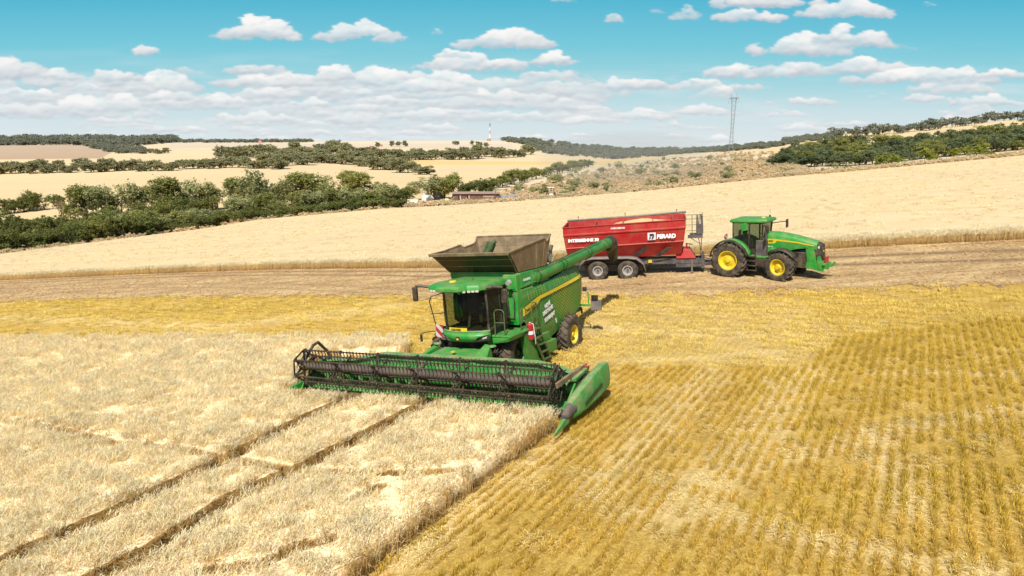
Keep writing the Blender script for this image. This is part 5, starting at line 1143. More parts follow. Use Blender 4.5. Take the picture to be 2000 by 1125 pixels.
for y_ in (-2.15, -.75):
    b = MB(); b.prism([(y_-.55, 1.95), (y_-.22, 1.98), (y_+.55, 1.35), (y_+.22, 1.32)], 0, -1.02, -.98); b.v = [(x-(q-1.65)*.62, y, q) for x, y, q in b.v]; b.build('side_gusset', M['greyd'], tl_)
gr2 = []
for i in range(22):
    r_ = []
    for j in range(12):
        y = -2.6+i*.19; x = -1.15+j*.21; zz = 3.28+(top_z(0)-3.4)+.30*math.exp(-((y+1.0)/1.3)**2)*math.exp(-(x/1.1)**2)-.35*max(0, (y-.2)/1.4)**1.5+.03*rnd.random()-.1; r_.append((x, y, zz))
    gr2.append(r_)
b = MB(); b.grid(gr2)
m, nt, bb, out = new_mat('grain'); nt.links.new(ramp(nt, noise(nt, geo(nt), 30, 3, .7), [(.35, (.48, .33, .14)), (.65, (.74, .56, .28))]), bb.inputs['Base Color']); bb.inputs['Roughness'].default_value = .9; M['grain'] = m
g_ = b.build('grain_heap', M['grain'], None, smooth=60); g_.matrix_world = TR.copy(); tag(g_, 'heap of pale threshed grain lying in the red trailer', 'grain', kind='stuff')
tx = lambda s, sz, y, zz, **k: text(s, sz, M['white'], body, (-1.34-.0+max(0, (2.78-zz))*.20, y, zz), (0, -1, .041), (.20 if zz < 2.8 else 0, 0, 1), **k)
tx('INTERBIENNE 30', .25, 3.58, 2.44, bold=.014, sx=1.02, shear=.0)
tx('AGROSERVIS', .15, .95, 3.18, bold=.006)
tx('PERARD', .33, -1.78, 2.54, bold=.018, sx=.92, shear=.1)
b = MB(); b.prism([(-1.46, 2.44), (-1.94, 2.46), (-1.94, 2.92), (-1.46, 2.90)], 0, -1.345, -1.33); b.v = [(x+max(0, 2.9-q)*.17, y+.22, q) for x, y, q in b.v]; lg = b.build('logo_plate', M['white'], body)
b = MB()
for pts in ([(-1.54, 2.50), (-1.62, 2.50), (-1.66, 2.66), (-1.58, 2.66)], [(-1.58, 2.70), (-1.58, 2.84), (-1.80, 2.84), (-1.86, 2.74), (-1.80, 2.70)], [(-1.68, 2.50), (-1.76, 2.50), (-1.86, 2.68), (-1.74, 2.66)]): b.prism(pts, 0, -1.365, -1.35)
b.v = [(x+max(0, 2.9-q)*.17, y+.22, q) for x, y, q in b.v]; b.build('logo_mark', M['navy'], lg)
b = MB()
for s in (-1, 1): b.hexa([(s*.45-.07, -4.5, .82), (s*.45+.07, -4.5, .82), (s*.45+.07, 3.4, .82), (s*.45-.07, 3.4, .82)], [(s*.45-.07, -4.5, 1.12), (s*.45+.07, -4.5, 1.12), (s*.45+.07, 3.4, 1.16), (s*.45-.07, 3.4, 1.16)])
for y_ in (-4.3, -2.5, -.9, 1, 2.8): b.b2((-.45, y_-.06, .88), (.45, y_+.06, 1.08))
b.b2((-.6, -.9, .45), (.6, 2.7, .85)); b.build('frame', M['greyd'], tl_, bev=.01)
b = MB(); b.hexa([(-.5, -4.5, .62), (.5, -4.5, .62), (.5, -2.9, .58), (-.5, -2.9, .58)], [(-.5, -4.5, .84), (.5, -4.5, .84), (.5, -2.9, .80), (-.5, -2.9, .80)]); b.beam((-.4, -4.3, .75), (-.06, -5.25, .72), .12, .2); b.beam((.4, -4.3, .75), (.06, -5.25, .72), .12, .2); b.cyl((0, -5.1, .72), (0, -5.5, .70), .07); b.b2((-.5, -4.6, .5), (.5, -4.4, 1.35)); b.cyl((-.4, -4.5, .9), (-.4, -4.5, 1.55), .05); b.build('drawbar', M['greyd'], tl_, bev=.01)
b = MB(); b.tube([(-.2, -4.5, 1.2), (-.15, -4.9, 1.25), (0, -5.3, 1.1)], .03); b.tube([(.1, -4.5, 1.1), (.1, -5.0, .95), (.2, -5.4, 1.2)], .03); b.cyl((0, -4.5, .95), (0, -5.3, .85), .05); b.build('hose', M['black'], tl_)
b = MB(); b.cyl((-.58, -3.85, .3), (-.58, -3.85, .95), .05); b.b2((-.68, -3.95, .28), (-.48, -3.75, .32)); b.build('support_leg', M['grey'], tl_)
b = MB(); b.box((-.56, -1.35, 1.0), (.06, .22, .16)); b.build('reflector', M['yellow'], tl_)
for s in (-1, 1):
    b = MB(); pr2 = [(2.95, .75), (2.85, 1.12), (2.55, 1.36), (2.1, 1.42), (0, 1.42), (-.55, 1.36), (-.95, 1.05), (-1.1, .55)]
    b.grid([[(s*.72, y, q), (s*1.36, y, q)] for y, q in pr2]); b.grid([[(s*1.36, y, q), (s*1.37, y, q-.09)] for y, q in pr2]); b.build('fender', M['grey'], tl_, smooth=30, solid=.03)
    for y_ in (0, 1.82): add_wheel(tl_, (s*1.08, y_, .60), .63, .54, .29, s, M['silver'], 26, .022, hub=.09, dish=.10)
b = MB(); b.cyl((-1, 0, .6), (1, 0, .6), .08); b.cyl((-1, 1.82, .6), (1, 1.82, .6), .08); b.build('axle', M['dark'], tl_)
b = MB(); b.hexa([(-.6, -4.1, 1.15), (.6, -4.1, 1.15), (.6, -2.9, 1.15), (-.6, -2.9, 1.15)], [(-.45, -3.75, 1.72), (.45, -3.75, 1.72), (.45, -3.0, 1.72), (-.45, -3.0, 1.72)]); b.cyl((-.2, -3.55, 1.6), (-.2, -3.55, 2.05), .05); b.cyl((-.2, -3.55, 2.0), (.1, -3.9, 1.9), .03); b.build('front_hopper', M['red'], tl_, bev=.03)
pf = empty('inspection_platform'); pf.parent = tl_
b = MB(); b.b2((-.95, -4.45, 2.55), (.1, -3.75, 2.61)); b.b2((-.97, -4.47, 2.45), (-.93, -3.6, 2.65)); b.cyl((-.9, -3.6, 2.55), (-.9, -4.4, 2.55), .06); b.build('deck', M['greyd'], pf)
b = MB()
for y_ in (-3.85, -4.1, -4.3, -4.45): b.tube([(-.95, y_, 2.6), (-.95, y_, 3.85)], .02)
for q in (2.9, 3.25, 3.6, 3.85): b.tube([(-.95, -3.5, q), (-.95, -4.45, q), (-.2, -4.5, q)], .018)
b.build('guard_rail', M['greyd'], pf)
b = MB(); b.prism([(-4.12, 2.68), (-4.5, 2.75), (-4.48, 3.55), (-4.38, 3.9), (-4.32, 3.9), (-4.36, 3.3), (-4.25, 3.3), (-4.2, 3.85), (-4.14, 3.85), (-4.12, 3.2)], 0, -1.0, -.97); b.build('folded_ladder', M['greyd'], pf)
b = MB(); b.tube([(-.9, -3.7, 2.5), (-.9, -4.3, 2.1), (-.9, -4.35, 1.65)], .022); b.tube([(-.9, -4.2, 2.5), (-.9, -4.3, 2.1)], .022); b.tube([(-.9, -4.4, 2.5), (-.9, -4.38, 1.65)], .022); b.build('ladder_rail', M['greyd'], pf)
# ------------------------------------------------------------------ trees and shrubs
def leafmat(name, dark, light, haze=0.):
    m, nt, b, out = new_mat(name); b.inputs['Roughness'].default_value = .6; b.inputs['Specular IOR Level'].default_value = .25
    H_ = (.42, .45, .42); mixh = lambda c: tuple(c[i]*(1-haze)+H_[i]*haze for i in range(3))  # distance haze blended into the leaf colours
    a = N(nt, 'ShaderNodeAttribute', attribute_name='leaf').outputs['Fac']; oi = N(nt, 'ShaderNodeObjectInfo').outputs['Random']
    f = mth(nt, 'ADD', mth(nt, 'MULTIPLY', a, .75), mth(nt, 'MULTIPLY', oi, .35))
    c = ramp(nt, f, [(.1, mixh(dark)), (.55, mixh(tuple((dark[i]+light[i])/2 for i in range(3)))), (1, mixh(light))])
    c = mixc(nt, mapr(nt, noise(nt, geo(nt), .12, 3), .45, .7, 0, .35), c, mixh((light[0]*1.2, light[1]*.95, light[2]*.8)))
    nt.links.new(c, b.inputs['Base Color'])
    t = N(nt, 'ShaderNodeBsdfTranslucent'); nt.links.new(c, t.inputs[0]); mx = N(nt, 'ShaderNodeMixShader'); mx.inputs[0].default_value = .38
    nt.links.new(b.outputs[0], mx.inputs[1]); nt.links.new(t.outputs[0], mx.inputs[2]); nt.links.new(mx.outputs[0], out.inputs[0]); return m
M['leaf'] = leafmat('hedgerow_foliage', (.095, .115, .035), (.42, .44, .14))
M['leaf_dark'] = leafmat('dark_foliage', (.055, .078, .02), (.26, .29, .085))
M['leaf_pale'] = leafmat('grey_green_foliage', (.15, .17, .07), (.52, .54, .26))
M['leaf_mid'] = leafmat('wood_foliage', (.05, .075, .028), (.23, .28, .12), .05)
M['leaf_lime'] = leafmat('lime_foliage', (.12, .16, .015), (.42, .46, .08))
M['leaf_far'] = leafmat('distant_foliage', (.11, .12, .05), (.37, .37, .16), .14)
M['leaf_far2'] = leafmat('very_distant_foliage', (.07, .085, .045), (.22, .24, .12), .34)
M['leaf_dry'] = leafmat('dry_foliage', (.22, .13, .09), (.42, .28, .2))
M['grass'] = leafmat('dry_grass', (.50, .40, .23), (.86, .72, .48))
M['bark'] = plain('bark', (.10, .075, .055), .9)
def crown_mesh(name, seed, w, h, z0, nclump, per, leaf, mat, hollow=.35, flat=1., lobes=7):
    r = np.random.default_rng(seed)
    # lobes: a few big masses, clumps on their surface, leaves in each clump
    lc = r.uniform(-1, 1, (lobes, 3)); lc[:, :2] *= .55; lc[:, 2] = lc[:, 2]*.55; lr = r.uniform(.38, .62, lobes)
    li = r.integers(0, lobes, nclump); d = r.normal(size=(nclump, 3)); d /= np.linalg.norm(d, axis=1)[:, None]; d[:, 2] = np.abs(d[:, 2])*np.where(r.random(nclump) < .75, 1, -1)
    c = lc[li]+d*(lr[li]*r.uniform(1-hollow, 1.08, nclump))[:, None]
    c = np.clip(c, -1.15, 1.15); cs = r.uniform(.07, .17, nclump)
    n = nclump*per; ci = np.repeat(np.arange(nclump), per)
    p = c[ci]+r.normal(size=(n, 3))*(cs[ci]*.62)[:, None]
    P = np.stack([p[:, 0]*w/2, p[:, 1]*w/2, z0+(p[:, 2]*flat+1)*.5*(h-z0)], -1); P[:, 2] = np.maximum(P[:, 2], .05)
    a = r.normal(size=(n, 3)); a[:, 2] += .0; a /= np.linalg.norm(a, axis=1)[:, None]; q = r.normal(size=(n, 3)); q -= (q*a).sum(1)[:, None]*a; q /= np.linalg.norm(q, axis=1)[:, None]
    s = leaf*r.uniform(.6, 1.3, n)[:, None]
    V4 = np.stack([P-a*s, P-q*s*.5, P+a*s, P+q*s*.5], 1).reshape(-1, 3); F4 = np.arange(n*4).reshape(n, 4)
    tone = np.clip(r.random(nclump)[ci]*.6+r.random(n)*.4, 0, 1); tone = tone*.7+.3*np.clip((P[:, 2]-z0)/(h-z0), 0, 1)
    return fastmesh(name, V4, F4, mat, {'leaf': ('FLOAT', np.repeat(tone, 4))}, smooth=False), c
def trunk_mesh(name, seed, w, h, z0, c, stems=1):
    r = random.Random(seed); b = MB()
    for s in range(stems):
        x0, y0 = (r.uniform(-.3, .3)*w*(stems > 1), r.uniform(-.2, .2)*w*(stems > 1)); top = (x0+r.uniform(-.1, .1)*w, y0, z0+(h-z0)*.6); k = h*.028
        mid = (x0+r.uniform(-.05, .05)*w, y0, z0*.6+.3); b.cyl((x0, y0, -.3), mid, k, k*.8, 7); b.cyl(mid, top, k*.8, k*.3, 6)
        for i in range(6):
            q = c[r.randrange(len(c))]; t = r.uniform(.1, .8); st = lerp(mid, top, t); b.cyl(st, (q[0]*w/2*.8, q[1]*w/2*.8, z0+(q[2]+1)*.5*(h-z0)*.92), k*.4, k*.12, 5)
    return b.mesh(name, M['bark'])
KIND = {}
def kind(key, mat, w, h, z0, nclump, per, leaf, n=3, **k):
    KIND[key] = []
    for i in range(n):
        sd = abs(hash(key)) % 1 + len(key)*31+ord(key[0])*7+i*101; cm, c = crown_mesh('crown', sd, w, h, z0, nclump, per, leaf, M[mat], **k); KIND[key].append((cm, trunk_mesh('trunk', sd, w, h, z0, c, 1 if z0 > 1 else 3), w, h))
kind('tree', 'leaf', 7, 9, .5, 190, 34, .22)
kind('open', 'leaf_pale', 7, 9, .6, 150, 30, .21, hollow=.6)
kind('dark', 'leaf_dark', 7, 5, .0, 130, 34, .20)
kind('pale', 'leaf_pale', 6, 8, .2, 150, 32, .2)
kind('shrub', 'leaf_pale', 3, 2.6, .0, 40, 22, .15)
kind('lime', 'leaf_lime', 3, 3, .1, 60, 26, .14)
kind('wood', 'leaf_mid', 9, 9, .0, 150, 26, .34)
kind('wood2', 'leaf', 9, 9, .0, 140, 26, .32, hollow=.5)
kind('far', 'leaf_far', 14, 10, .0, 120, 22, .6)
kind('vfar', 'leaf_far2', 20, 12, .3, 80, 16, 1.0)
kind('dry', 'leaf_dry', 4, 5, .8, 50, 14, .14, n=1, hollow=.8)
kind('grassy', 'grass', 2.2, 1.3, .0, 26, 18, .16)
ORD = ['first', 'second', 'third', 'fourth', 'fifth', 'sixth', 'seventh', 'eighth', 'ninth', 'tenth', 'eleventh', 'twelfth', 'thirteenth', 'fourteenth', 'fifteenth', 'sixteenth', 'seventeenth', 'eighteenth', 'nineteenth', 'twentieth']
NT = [0]
def plant(key, x, y, w, h, name, label, cat, group=None, trunk=True, dz=0):
    NT[0] += 1; cm, tm, w0, h0 = KIND[key][NT[0] % len(KIND[key])]
    o = empty(name, Matrix.Translation((x, y, hz(x, y)+dz)) @ Matrix.Rotation(rnd.uniform(0, 6.28), 4, 'Z') @ Matrix.Diagonal((w/w0, w/w0, h/h0, 1)))
    tag(o, label, cat, group)
    c = bpy.data.objects.new('crown', cm); col.objects.link(c); c.parent = o
    if trunk: t = bpy.data.objects.new('trunk', tm); col.objects.link(t); t.parent = o
    return o
def plant1(key, x, y, w, h, name, label, cat, group=None, dz=0):
    """small plant without a visible stem: one mesh"""
    NT[0] += 1; cm, tm, w0, h0 = KIND[key][NT[0] % len(KIND[key])]
    c = bpy.data.objects.new(name, cm); col.objects.link(c)
    c.matrix_world = Matrix.Translation((x, y, hz(x, y)+dz)) @ Matrix.Rotation(rnd.uniform(0, 6.28), 4, 'Z') @ Matrix.Diagonal((w/w0, w/w0, h/h0, 1)); return tag(c, label, cat, group)
def size(y, pxl): return pxl*y*1.02/F0
def bnd(u): return float(np.interp(u, [-500, 0, 250, 500, 750, 1000, 1250, 1500, 1750, 2000, 2500], [560, 502, 470, 434, 412, 398, 379, 353, 331, 308, 275]))
def place(key, u, vb, vt, wpx, name, label, cat, group=None, one=False):
    p = at(u, vb); 
    if p is None: return None
    y = p[1]; h = size(y, (vb-vt)); w = size(y, wpx); return (plant1 if one else plant)(key, p[0], y, w, h, name, label, cat, group)
# the leafy row along the lower edge of the pale field, left to right
ROWT = [(-40, 395, 90, 'tree'), (25, 418, 90, 'dark'), (165, 360, 84, 'tree'), (222, 366, 84, 'open'), (282, 352, 92, 'open'), (322, 346, 100, 'tree'), (372, 350, 84, 'pale'), (425, 352, 76, 'open'), (470, 346, 84, 'tree'), (505, 328, 96, 'pale'), (548, 346, 90, 'open'), (590, 336, 92, 'tree'), (634, 340, 84, 'pale'), (700, 340, 84, 'tree'), (738, 356, 60, 'pale')]
for i, (u, vt, wp, k) in enumerate(ROWT):
    vb = bnd(u)-16-(18 if 120 < u < 480 else 4); w_ = {'tree': 'full green tree', 'dark': 'dark green tree', 'open': 'loose open-crowned tree', 'pale': 'grey-green leafy tree'}[k]
    place(k, u, vb, vt-8+(i % 3)*5, wp*.9, 'hedgerow_tree', f'{w_} of the row along the left field edge, {ORD[i]} from left', 'tree')
place('dry', 128, 440, 384, 30, 'bare_tree', 'small leafless pinkish-brown tree left of the green hedgerow trees', 'tree')
r_ = random.Random(3)
u = -60; i = 0
while u < 790:
    vb = bnd(u)-3; big = u < 300; hp = (46 if big else 24)*r_.uniform(.75, 1.2)
    place('dark', u, vb, vb-hp, (64 if big else 44)*r_.uniform(.8, 1.2), 'hedge_bush', 'dark green bush in the low dense hedge below the tree row at the left', 'bush', 'dark bushes along the field edge'); u += (26 if big else 22)*r_.uniform(.7, 1.2); i += 1
u = -40
while u < 420:
    vb = bnd(u)-20-r_.uniform(0, 12); place('dark', u, vb, vb-40*r_.uniform(.7, 1.2), 62, 'hedge_bush', 'dark green bush in the low dense hedge below the tree row at the left', 'bush', 'dark bushes along the field edge'); u += 26
for u, vb, vt, wp in ((45, 414, 380, 50), (75, 412, 376, 46), (110, 408, 378, 40), (20, 418, 388, 40), (-20, 420, 384, 50)):
    place('dark', u, vb, vt, wp, 'dark_bush', 'dark bush in the clump standing in the field behind the left hedgerow', 'bush', 'clump of dark bushes behind the left hedgerow')
for k in range(26):
    u = 150+k*24+r_.uniform(-6, 6); vb = bnd(u)-7
    place('pale' if k % 3 else 'tree', u, vb, vb-r_.uniform(26, 50), 56*r_.uniform(.8, 1.2), 'undergrowth_bush', 'leafy mid-green bush filling the gaps between the trees of the left row', 'bush', 'undergrowth between the left trees')
# around the cabin
for i, (u, vb, vt, wp, k, n_) in enumerate(((775, 400, 366, 50, 'dark', 'dark bush right behind the white crate'), (800, 396, 362, 50, 'dark', 'dark bush second left of the bright tree near the cabin'), (842, 390, 345, 84, 'pale', 'broad bright green tree behind the white tarpaulin heap'), (882, 388, 338, 56, 'tree', 'tall narrow bright green tree just left above the wooden cabin'), (915, 384, 352, 46, 'dark', 'dark round bush directly above the wooden cabin roof'), (946, 380, 348, 50, 'dark', 'dark round bush above the right half of the cabin'), (760, 402, 372, 40, 'tree', 'low green bush at the right end of the left tree row'))):
    place(k, u, vb, vt, wp, 'tree', n_, 'tree')
u = 968; i = 0
while u < 1160:
    vb = np.interp(u, [960, 1000, 1050, 1100, 1150], [374, 362, 348, 338, 326]); place('tree' if i % 3 else 'dark', u, vb, vb-r_.uniform(22, 38)*np.interp(u, [960, 1160], [1, .5]), 34*r_.uniform(.8, 1.3), 'slope_hedge_tree', 'green tree in the hedge running up the slope behind the wooden cabin', 'tree', 'trees in the hedge up the slope'); u += 16*r_.uniform(.7, 1.2); i += 1
# middle hedge across the valley
def hedge(pts, hp, wp, key, step, name, label, group, jit_=4, cat='bush'):
    u = pts[0][0]
    while u < pts[-1][0]:
        vb = float(np.interp(u, [a for a, b in pts], [b for a, b in pts]))+r_.uniform(-jit_, jit_)*.5
        k = r_.uniform(.7, 1.25); place(key, u, vb, vb-hp*k, wp*r_.uniform(.8, 1.25), name, label, cat, group); u += step*r_.uniform(.7, 1.25)
hedge([(-40, 341), (130, 336), (300, 333), (480, 327), (560, 331)], 20, 34, 'far', 17, 'valley_hedge_bush', 'green bush in the long straight hedge across the valley at the left', 'bushes of the valley hedge')
hedge([(440, 312), (560, 304), (650, 300), (720, 306)], 22, 44, 'far', 24, 'valley_tree', 'round tree in the belt crossing the valley behind the hedgerow', 'trees of the valley belt', 6, 'tree')
hedge([(520, 326), (640, 318), (760, 333), (838, 341)], 22, 40, 'far', 20, 'valley_tree', 'round tree in the belt crossing the valley behind the hedgerow', 'trees of the valley belt', 6, 'tree')
hedge([(560, 312), (700, 318), (780, 326)], 18, 40, 'far', 22, 'valley_tree', 'round tree in the belt crossing the valley behind the hedgerow', 'trees of the valley belt', 8, 'tree')
hedge([(690, 314), (800, 313), (900, 311), (1045, 303)], 20, 34, 'far', 17, 'upper_hedge_tree', 'tree in the dark hedge along the top of the golden valley field', 'trees above the golden field', 4, 'tree')
hedge([(700, 304), (820, 304), (960, 299)], 13, 26, 'far', 26, 'upper_hedge_tree', 'tree in the dark hedge along the top of the golden valley field', 'trees above the golden field', 4, 'tree')
for u, vb, vt, wp in ((463, 318, 289, 52), (652, 303, 280, 44), (632, 306, 290, 40), (708, 302, 291, 34), (810, 306, 291, 18), (738, 287, 276, 10), (764, 286, 276, 13), (778, 286, 277, 14), (791, 286, 273, 12), (892, 283, 276, 18), (922, 284, 275, 9), (936, 286, 275, 16), (950, 287, 279, 14), (943, 271, 266, 8), (968, 273, 267, 10), (990, 274, 269, 9)):
    place('far', u, vb, vt, wp, 'field_tree', 'single dark tree standing in the pale fields below the skyline', 'tree', 'scattered trees on the pale fields')
hedge([(265, 300), (300, 300), (325, 301)], 8, 20, 'far', 12, 'field_bush', 'small dark bush in the gap between brown and pale distant fields', 'bushes beside the brown field')
# shrubby hillside on the right
hs = [(1022, 1400), ]
cnt = 0
while cnt < 80:
    u = r_.uniform(1010, 1990); t = r_.random()
    top = float(np.interp(u, [1010, 1100, 1200, 1300, 1400, 1500, 1600, 2000], [372, 345, 325, 312, 300, 296, 352, 318])); bot = bnd(u)-3
    if bot-top < 4: continue
    vb = top+(bot-top)*t**.8; hpx = (5+12*(vb-290)/100)*r_.uniform(.5, 1.5)
    if u > 1500 and r_.random() < .5: continue
    place('shrub' if r_.random() < .8 else 'pale', u, vb, vb-hpx, hpx*r_.uniform(1.0, 1.8), 'shrub', 'small green shrub scattered over the dry grass hillside', 'shrub', 'shrubs on the dry hillside', one=True); cnt += 1
gx_, gy_ = [], []
for k in range(5200):
    u = r_.uniform(840, 2020); top = float(np.interp(u, [840, 930, 1000, 1100, 1200, 1300, 1400, 1500, 1600, 2020], [404, 385, 372, 345, 325, 312, 300, 296, 345, 305])); p = at(u, top+(bnd(u)-top)*r_.random()**.8)
    if p: gx_.append(p[0]); gy_.append(p[1])
for k in range(1500):
    u = r_.uniform(-60, 2040); p = at(u, bnd(u)-r_.uniform(0, 5)); gx_.append(p[0]); gy_.append(p[1])
gx_, gy_ = np.array(gx_), np.array(gy_); n = len(gx_)
scatter('dry_grass', 'tall dry grass tufts covering the hillside and the field margin', 'grass', np.stack([gx_, gy_, H(gx_, gy_)-.1], -1), np.stack([np.zeros(n), np.zeros(n), rng.uniform(0, 6, n)], -1), rng.uniform(.4, 1.15, n), None, [bpy.data.objects.new('grass_tuft', k_[0]) for k_ in KIND['grassy']])
# dense wood on the right
cnt = 0
for row in range(5):
    u = 1528+row*6
    while u < 2080:
        lo = float(np.interp(u, [1515, 1560, 1700, 1850, 2000, 2100], [322, 326, 322, 305, 292, 280])); hi = float(np.interp(u, [1515, 1600, 1750, 1900, 2000, 2100], [312, 297, 290, 275, 265, 257])); vb = lo+(hi-lo)*row/4.
        k = 'wood' if (row+int(u)) % 4 else 'pale'
        place('wood2' if r_.random() < .3 else 'wood', u, vb, vb-r_.uniform(19, 30), 50*r_.uniform(.8, 1.2), 'wood_tree', 'dark green tree in the dense wood on the right hillside', 'tree', 'trees of the dense wood'); u += 34*r_.uniform(.8, 1.2); cnt += 1
for i, (u, vb, vt, wp, k) in enumerate(sorted(((1650, 336, 322, 24, 'lime'), (1605, 344, 328, 10, 'lime'), (1632, 340, 318, 16, 'shrub'), (1715, 331, 306, 26, 'lime'), (1745, 322, 300, 40, 'lime'), (1685, 322, 302, 30, 'lime'), (1812, 322, 290, 34, 'lime'), (1886, 303, 284, 30, 'lime'), (1912, 308, 282, 40, 'lime'), (1860, 306, 290, 30, 'lime'), (1960, 290, 272, 40, 'lime'), (1990, 288, 270, 30, 'lime'), (1930, 308, 292, 24, 'lime'), (1890, 314, 298, 20, 'shrub')))):
    place(k, u, vb, vt, wp, 'young_tree', f'bright yellow-green young tree before the dark wood, {ORD[i]} from the left', 'tree')
hedge([(1630, 268), (1700, 264), (1800, 256), (1880, 246), (1960, 236), (2060, 224)], 17, 26, 'vfar', 13, 'ridge_tree', 'dark tree on the right skyline above the pale strip of field', 'trees along the right skyline', 3, 'tree')
# far woods: nobody could count these
def wood(name, label, pts, hpx, dens, key):
    xs, ys, sc_ = [], [], []
    u = pts[0][0]
    while u < pts[-1][0]:
        v0 = float(np.interp(u, [a for a, b, c in pts], [b for a, b, c in pts])); v1 = float(np.interp(u, [a for a, b, c in pts], [c for a, b, c in pts]))
        for k in range(dens):
            p = at(u, v0+(v1-v0)*r_.random())
            if p is not None and p[1] < 5000: xs.append(p[0]+r_.uniform(-3, 3)); ys.append(p[1]); sc_.append(size(p[1], hpx)/12*r_.uniform(.7, 1.2))
        u += 5
    x, y = np.array(xs), np.array(ys); n = len(x)
    scatter(name, label, 'wood', np.stack([x, y, H(x, y)-.5], -1), np.stack([np.zeros(n), np.zeros(n), rng.uniform(0, 6, n)], -1), np.array(sc_), None, [bpy.data.objects.new('far_crown', k_[0]) for k_ in KIND[key]])
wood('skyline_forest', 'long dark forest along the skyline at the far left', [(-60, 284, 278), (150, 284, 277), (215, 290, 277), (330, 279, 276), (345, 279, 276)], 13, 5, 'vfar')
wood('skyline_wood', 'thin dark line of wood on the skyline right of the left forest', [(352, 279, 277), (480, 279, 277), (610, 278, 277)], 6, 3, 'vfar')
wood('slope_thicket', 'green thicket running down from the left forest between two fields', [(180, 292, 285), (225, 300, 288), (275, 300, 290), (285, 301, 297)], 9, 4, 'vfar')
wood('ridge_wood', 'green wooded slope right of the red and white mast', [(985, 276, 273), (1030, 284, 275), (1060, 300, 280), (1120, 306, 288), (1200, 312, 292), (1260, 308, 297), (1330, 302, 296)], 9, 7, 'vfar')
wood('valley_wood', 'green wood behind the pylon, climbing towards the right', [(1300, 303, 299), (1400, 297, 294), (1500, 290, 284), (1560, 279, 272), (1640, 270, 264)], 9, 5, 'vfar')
# thin dust hanging over the trailer's track and the slope behind it
def dust(name, label, c_, r_3, dens, colr=(.86, .76, .62)):
    b = MB(); n_ = 20
    b.grid([[(c_[0]+r_3[0]*math.sin(t)*math.cos(a), c_[1]+r_3[1]*math.sin(t)*math.sin(a), c_[2]+r_3[2]*math.cos(t)) for a in np.linspace(0, 2*math.pi, 33)] for t in np.linspace(.001, math.pi-.001, n_)])
    m = bpy.data.materials.new(name); m.use_nodes = True; nt = m.node_tree; nt.nodes.clear(); ou = N(nt, 'ShaderNodeOutputMaterial'); v_ = N(nt, 'ShaderNodeVolumePrincipled')
    v_.inputs['Color'].default_value = (*colr, 1); v_.inputs['Density'].default_value = dens; v_.inputs['Anisotropy'].default_value = .2; nt.links.new(v_.outputs[0], ou.inputs['Volume'])
    o = b.build(name, m, None, smooth=True); tag(o, label, 'dust', kind='stuff')
dust('dust_haze', 'light dust haze drifting over the dry slope behind the trailer', (33, 195, 4), (27, 34, 8), .005, (1., .95, .86))
# hill on the horizon
b = MB(); rws = []
for t in np.linspace(0, 1, 25):
    u = 1150+200*t; h_ = 5.5*math.sin(t*math.pi)**.8+.8*math.sin(t*17); X_, Y_, Z_ = ray(u, 297); X2, Y2, Z2 = ray(u, 293-h_)
    rws.append([(X_/Y_*9000, 9000, CAMZ+Z_/Y_*9000), (X2/Y2*9300, 9300, CAMZ+Z2/Y2*9300), (X2/Y2*12000, 12000, CAMZ+Z2/Y2*9300-80)])
b.grid(rws); o = b.build('distant_hill', plain('hazy_blue_hill', (.36, .43, .48), 1), None, smooth=60); o['kind'] = 'structure'
# ------------------------------------------------------------------ buildings and small things at the field edge
def base(u, v, rot=0., yy=None):
    p = at(u, v)
    while p is None or p[1] > 3000: v += .5; p = at(u, v)
    return p, Matrix.Translation((p[0], p[1], p[2])) @ Matrix.Rotation(rot, 4, 'Z')
M['planks'] = paint('brown_planks', (.16, .085, .06), .8, .35, coat=0, dscale=1)
M['roof'] = paint('cabin_roof_sheet', (.30, .20, .17), .7, .4, coat=0)
M['mast_red'] = plain('mast_red', (.50, .24, .20)); M['mast_white'] = plain('mast_white', (.70, .72, .74)); M['lattice'] = plain('pylon_steel', (.20, .22, .24), .5)
p, mt_ = base(931, 398, R(3)); s = p[1]/F0
L, Hh = 90*s, 19*s
cbn = empty('wooden_cabin', mt_); tag(cbn, 'long low brown wooden cabin at the edge of the pale field', 'cabin')
b = MB(); b.b2((-L/2, 0, -.3), (L/2, 2.6, Hh)); 
for k in range(28): b.b2((-L/2+k*L/28, -.025, 0), (-L/2+k*L/28+.05, 0, Hh))
b.build('wall', M['planks'], cbn)
b = MB(); b.hexa([(-L/2-.2, -.35, Hh), (L/2+.1, -.35, Hh), (L/2+.1, 2.9, Hh+.25), (-L/2-.2, 2.9, Hh+.25)], [(-L/2-.2, -.35, Hh+.12), (L/2+.1, -.35, Hh+.12), (L/2+.1, 2.9, Hh+.4), (-L/2-.2, 2.9, Hh+.4)]); b.build('roof', M['roof'], cbn)
for x_ in (-L*.37, -L*.18): 
    b = MB(); b.b2((x_-.28, -.06, Hh*.45), (x_+.28, -.02, Hh*.85)); w_ = b.build('window', M['ink'], cbn); b = MB(); b.b2((x_+.1, -.09, Hh*.45), (x_+.28, -.07, Hh*.85)); b.build('frame', M['cream'], w_)
b = MB(); b.hexa([(L*.14, -1.1, Hh*.66), (L*.38, -1.1, Hh*.66), (L*.38, -.02, Hh*.78), (L*.14, -.02, Hh*.78)], [(L*.14, -1.1, Hh*.70), (L*.38, -1.1, Hh*.70), (L*.38, -.02, Hh*.82), (L*.14, -.02, Hh*.82)]); b.build('awning', M['roof'], cbn)
b = MB(); b.b2((L*.15, -1.05, 0), (L*.16, -.97, Hh*.66)); b.b2((L*.36, -1.05, 0), (L*.37, -.97, Hh*.66)); b.b2((L*.28, -.05, 0), (L*.33, -.01, Hh*.6)); b.build('awning_post', M['planks'], cbn)
